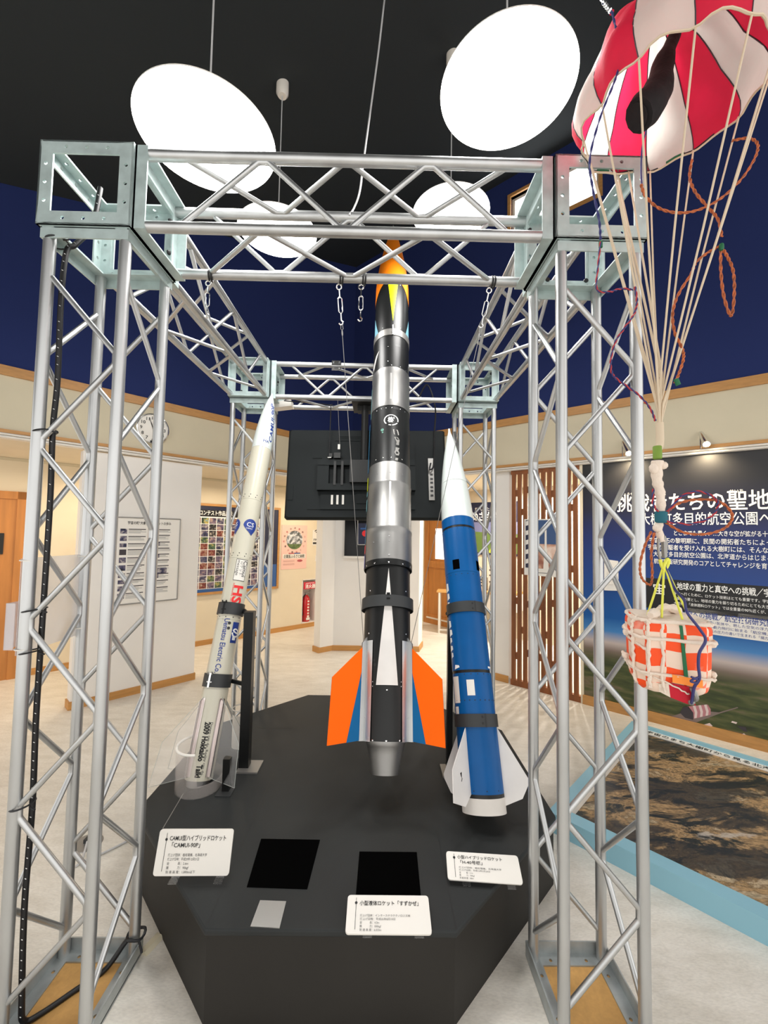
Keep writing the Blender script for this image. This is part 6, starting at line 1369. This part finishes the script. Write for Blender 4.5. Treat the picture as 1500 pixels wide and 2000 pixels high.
# payload box, faceted and taped
s = thing('payload_box', 'orange and white taped payload box hanging below the parachute', 'payload', PB-Z*.12)
rz = R(-20); Rm = Matrix.Rotation(rz, 3, 'Z')*.82
hw_, hd_, cf = .102, .092, .034
oct_ = [(-hw_+cf, -hd_), (hw_-cf*.7, -hd_), (hw_, -hd_+cf*.7), (hw_, hd_-cf), (hw_-cf, hd_), (-hw_+cf, hd_), (-hw_, hd_-cf), (-hw_, -hd_+cf)]
def ring(sc, z): return [PB+Rm @ V((x*sc, y*sc, z)) for x, y in oct_]
lv = [(.74, -.122), (.93, -.104), (1.0, -.07), (1.02, .0), (1.03, .052), (1.05, .058), (1.05, .090), (.97, .104), (.86, .110)]
vs = [p for sc, z in lv for p in ring(sc, z)]; k = 8; fs = [(i*k+j, i*k+(j+1) % k, (i+1)*k+(j+1) % k, (i+1)*k+j) for i in range(len(lv)-1) for j in range(k)]+[tuple(range(k-1, -1, -1)), tuple(range((len(lv)-1)*k, len(lv)*k))]
mb = MB(); mb.add(vs, fs); o = mb.build('box_body', M['payload'], s, angle=30); sb = o.modifiers.new('bevel', 'BEVEL'); sb.width = .006; sb.segments = 2
mb = MB(); rs = random.Random(8)
def rope(pts, rad, m_): 
    p = smooth_path(pts, 6); m_.path([q_+V((rs.uniform(-1, 1), rs.uniform(-1, 1), rs.uniform(-1, 1)))*.0016 for q_ in p], [rad*rs.uniform(.55, 1.0) for _ in p], 7)
for z, sc, rad in ((.052, 1.05, .0065), (.104, 1.0, .006), (-.058, 1.03, .0045)):
    pr_ = ring(sc, z); rope(pr_+[pr_[0]], rad, mb)
for j in (0, 7):
    rope([ring(sc+.02, z)[j] for sc, z in lv[1:]], .0055, mb)
rope([PB+Rm @ V((x, -hd_*1.04, z)) for x, z in ((-.03, .10), (-.035, .05), (-.03, 0), (-.036, -.06), (-.03, -.11))], .005, mb)
rope([PB+Rm @ V((x, y, z)) for x, y, z in ((-.115, .03, .045), (-.106, -.05, .03), (-.07, -.098, .012))], .005, mb); rope([PB+Rm @ V((x, y, z)) for x, y, z in ((-.12, .03, -.028), (-.106, -.05, -.052), (-.066, -.098, -.068))], .0055, mb); rope([PB+Rm @ V((x, y, z)) for x, y, z in ((-.06, -.099, -.066), (-.01, -.1, -.085), (.035, -.094, -.108))], .0026, mb)
mb.ball(PB+Rm @ V((-.118, -.02, .048)), .009, 8); mb.ball(PB+Rm @ V((-.122, -.02, -.028)), .009, 8); mb.ball(PB+Rm @ V((.112, -.05, .04)), .010, 8); mb.ball(PB+Rm @ V((.108, -.06, -.05)), .009, 8)
mb.build('white_rope', M['rope_white'], s)
mb = MB(); lid = ring(.92, .111); mb.slab(lid, Z, .012); rope([lid[0]+Z*.006, (lid[0]+lid[4])/2+Z*.022, lid[4]+Z*.004], .014, mb); fixnorm(mb.build('lid_wrap', M['rope_white'], s))
yk = at(1297, 1102, 1.118); mb = MB()
for x, y in ((-.055, -.02), (-.025, -.06), (.03, -.065), (.06, -.03)):
    mb.path([yk, PB+Rm @ V((x, y, .112))], .0028, 8)
mb.path(smooth_path([at(1289, 1093, 1.118), at(1293, 1106, 1.115), at(1299, 1112, 1.115), at(1306, 1098, 1.118), at(1303, 1092, 1.118), at(1297, 1104, 1.112), at(1296, 1116, 1.118)], 5), .0045, 8); mb.build('yellow_cord', M['yellow_cord'], s)
fy = -hd_*1.075; mb = MB(); mb.slab([PB+Rm @ V((x, fy+dy_, z)) for x, dy_, z in ((.012, 0, .098), (.020, 0, .098), (.032, .0, -.055), (.022, 0, -.055))][::-1], Rm @ V((0, -1, 0)), .004); mb.build('green_strap', M['green_strap'], s)
mb = MB(); mb.slab([PB+Rm @ V((x, fy-.003, z)) for x, z in ((-.010, -.076), (.068, -.083), (.068, -.060), (-.010, -.052))], Rm @ V((0, -1, 0)), .003); mb.build('orange_tag', M['tag_orange'], s)
mb = MB(); mb.path(smooth_path([yk, at(1318, 1150, 1.09), at(1336, 1172, 1.05), at(1342, 1196, 1.02), at(1366, 1228, 1.01), at(1378, 1250, 1.005), at(1366, 1275, 1.0), at(1364, 1300, 1.0), at(1366, 1325, 1.0), at(1356, 1342, 1.01), at(1352, 1365, 1.03), at(1350, 1375, 1.05)], 8), .0034, 8); mb.path(smooth_path([at(1350, 1322, 1.0), at(1362, 1328, 1.0), at(1358, 1333, 1.0), at(1349, 1330, 1.0), at(1366, 1322, 1.0)], 5), .0026, 8); mb.build('blue_cord', M['w_blue'], s)
mb = MB(); f_ = [PB+Rm @ V((x, y, z)) for x, y, z in ((-.02, -.096, -.080), (.035, -.098, -.085), (.05, -.085, -.118), (.062, -.06, -.150), (.035, -.07, -.145), (-.012, -.082, -.128))]; mb.slab(f_, Rm @ V((0, -1, 0)), .004, 0); f2 = [PB+Rm @ V((x, y, z)) for x, y, z in ((-.045, -.094, -.088), (-.019, -.0965, -.080), (-.011, -.0825, -.128), (-.04, -.078, -.116))]; mb.slab(f2, Rm @ V((0, -1, 0)), .004, 1); mb.build('red_flap', [M['red_cloth'], M['rope_white']], s)
mb = MB(); mb.path(smooth_path([PB+Rm @ V((.040, -.1, -.085)), PB+Rm @ V((.052, -.098, -.115)), at(1352, 1366, 1.05)], 5), .006, 8); mb.ball(at(1350, 1370, 1.05), .009, 10); mb.build('grey_toggle', M['mount_grey'], s)
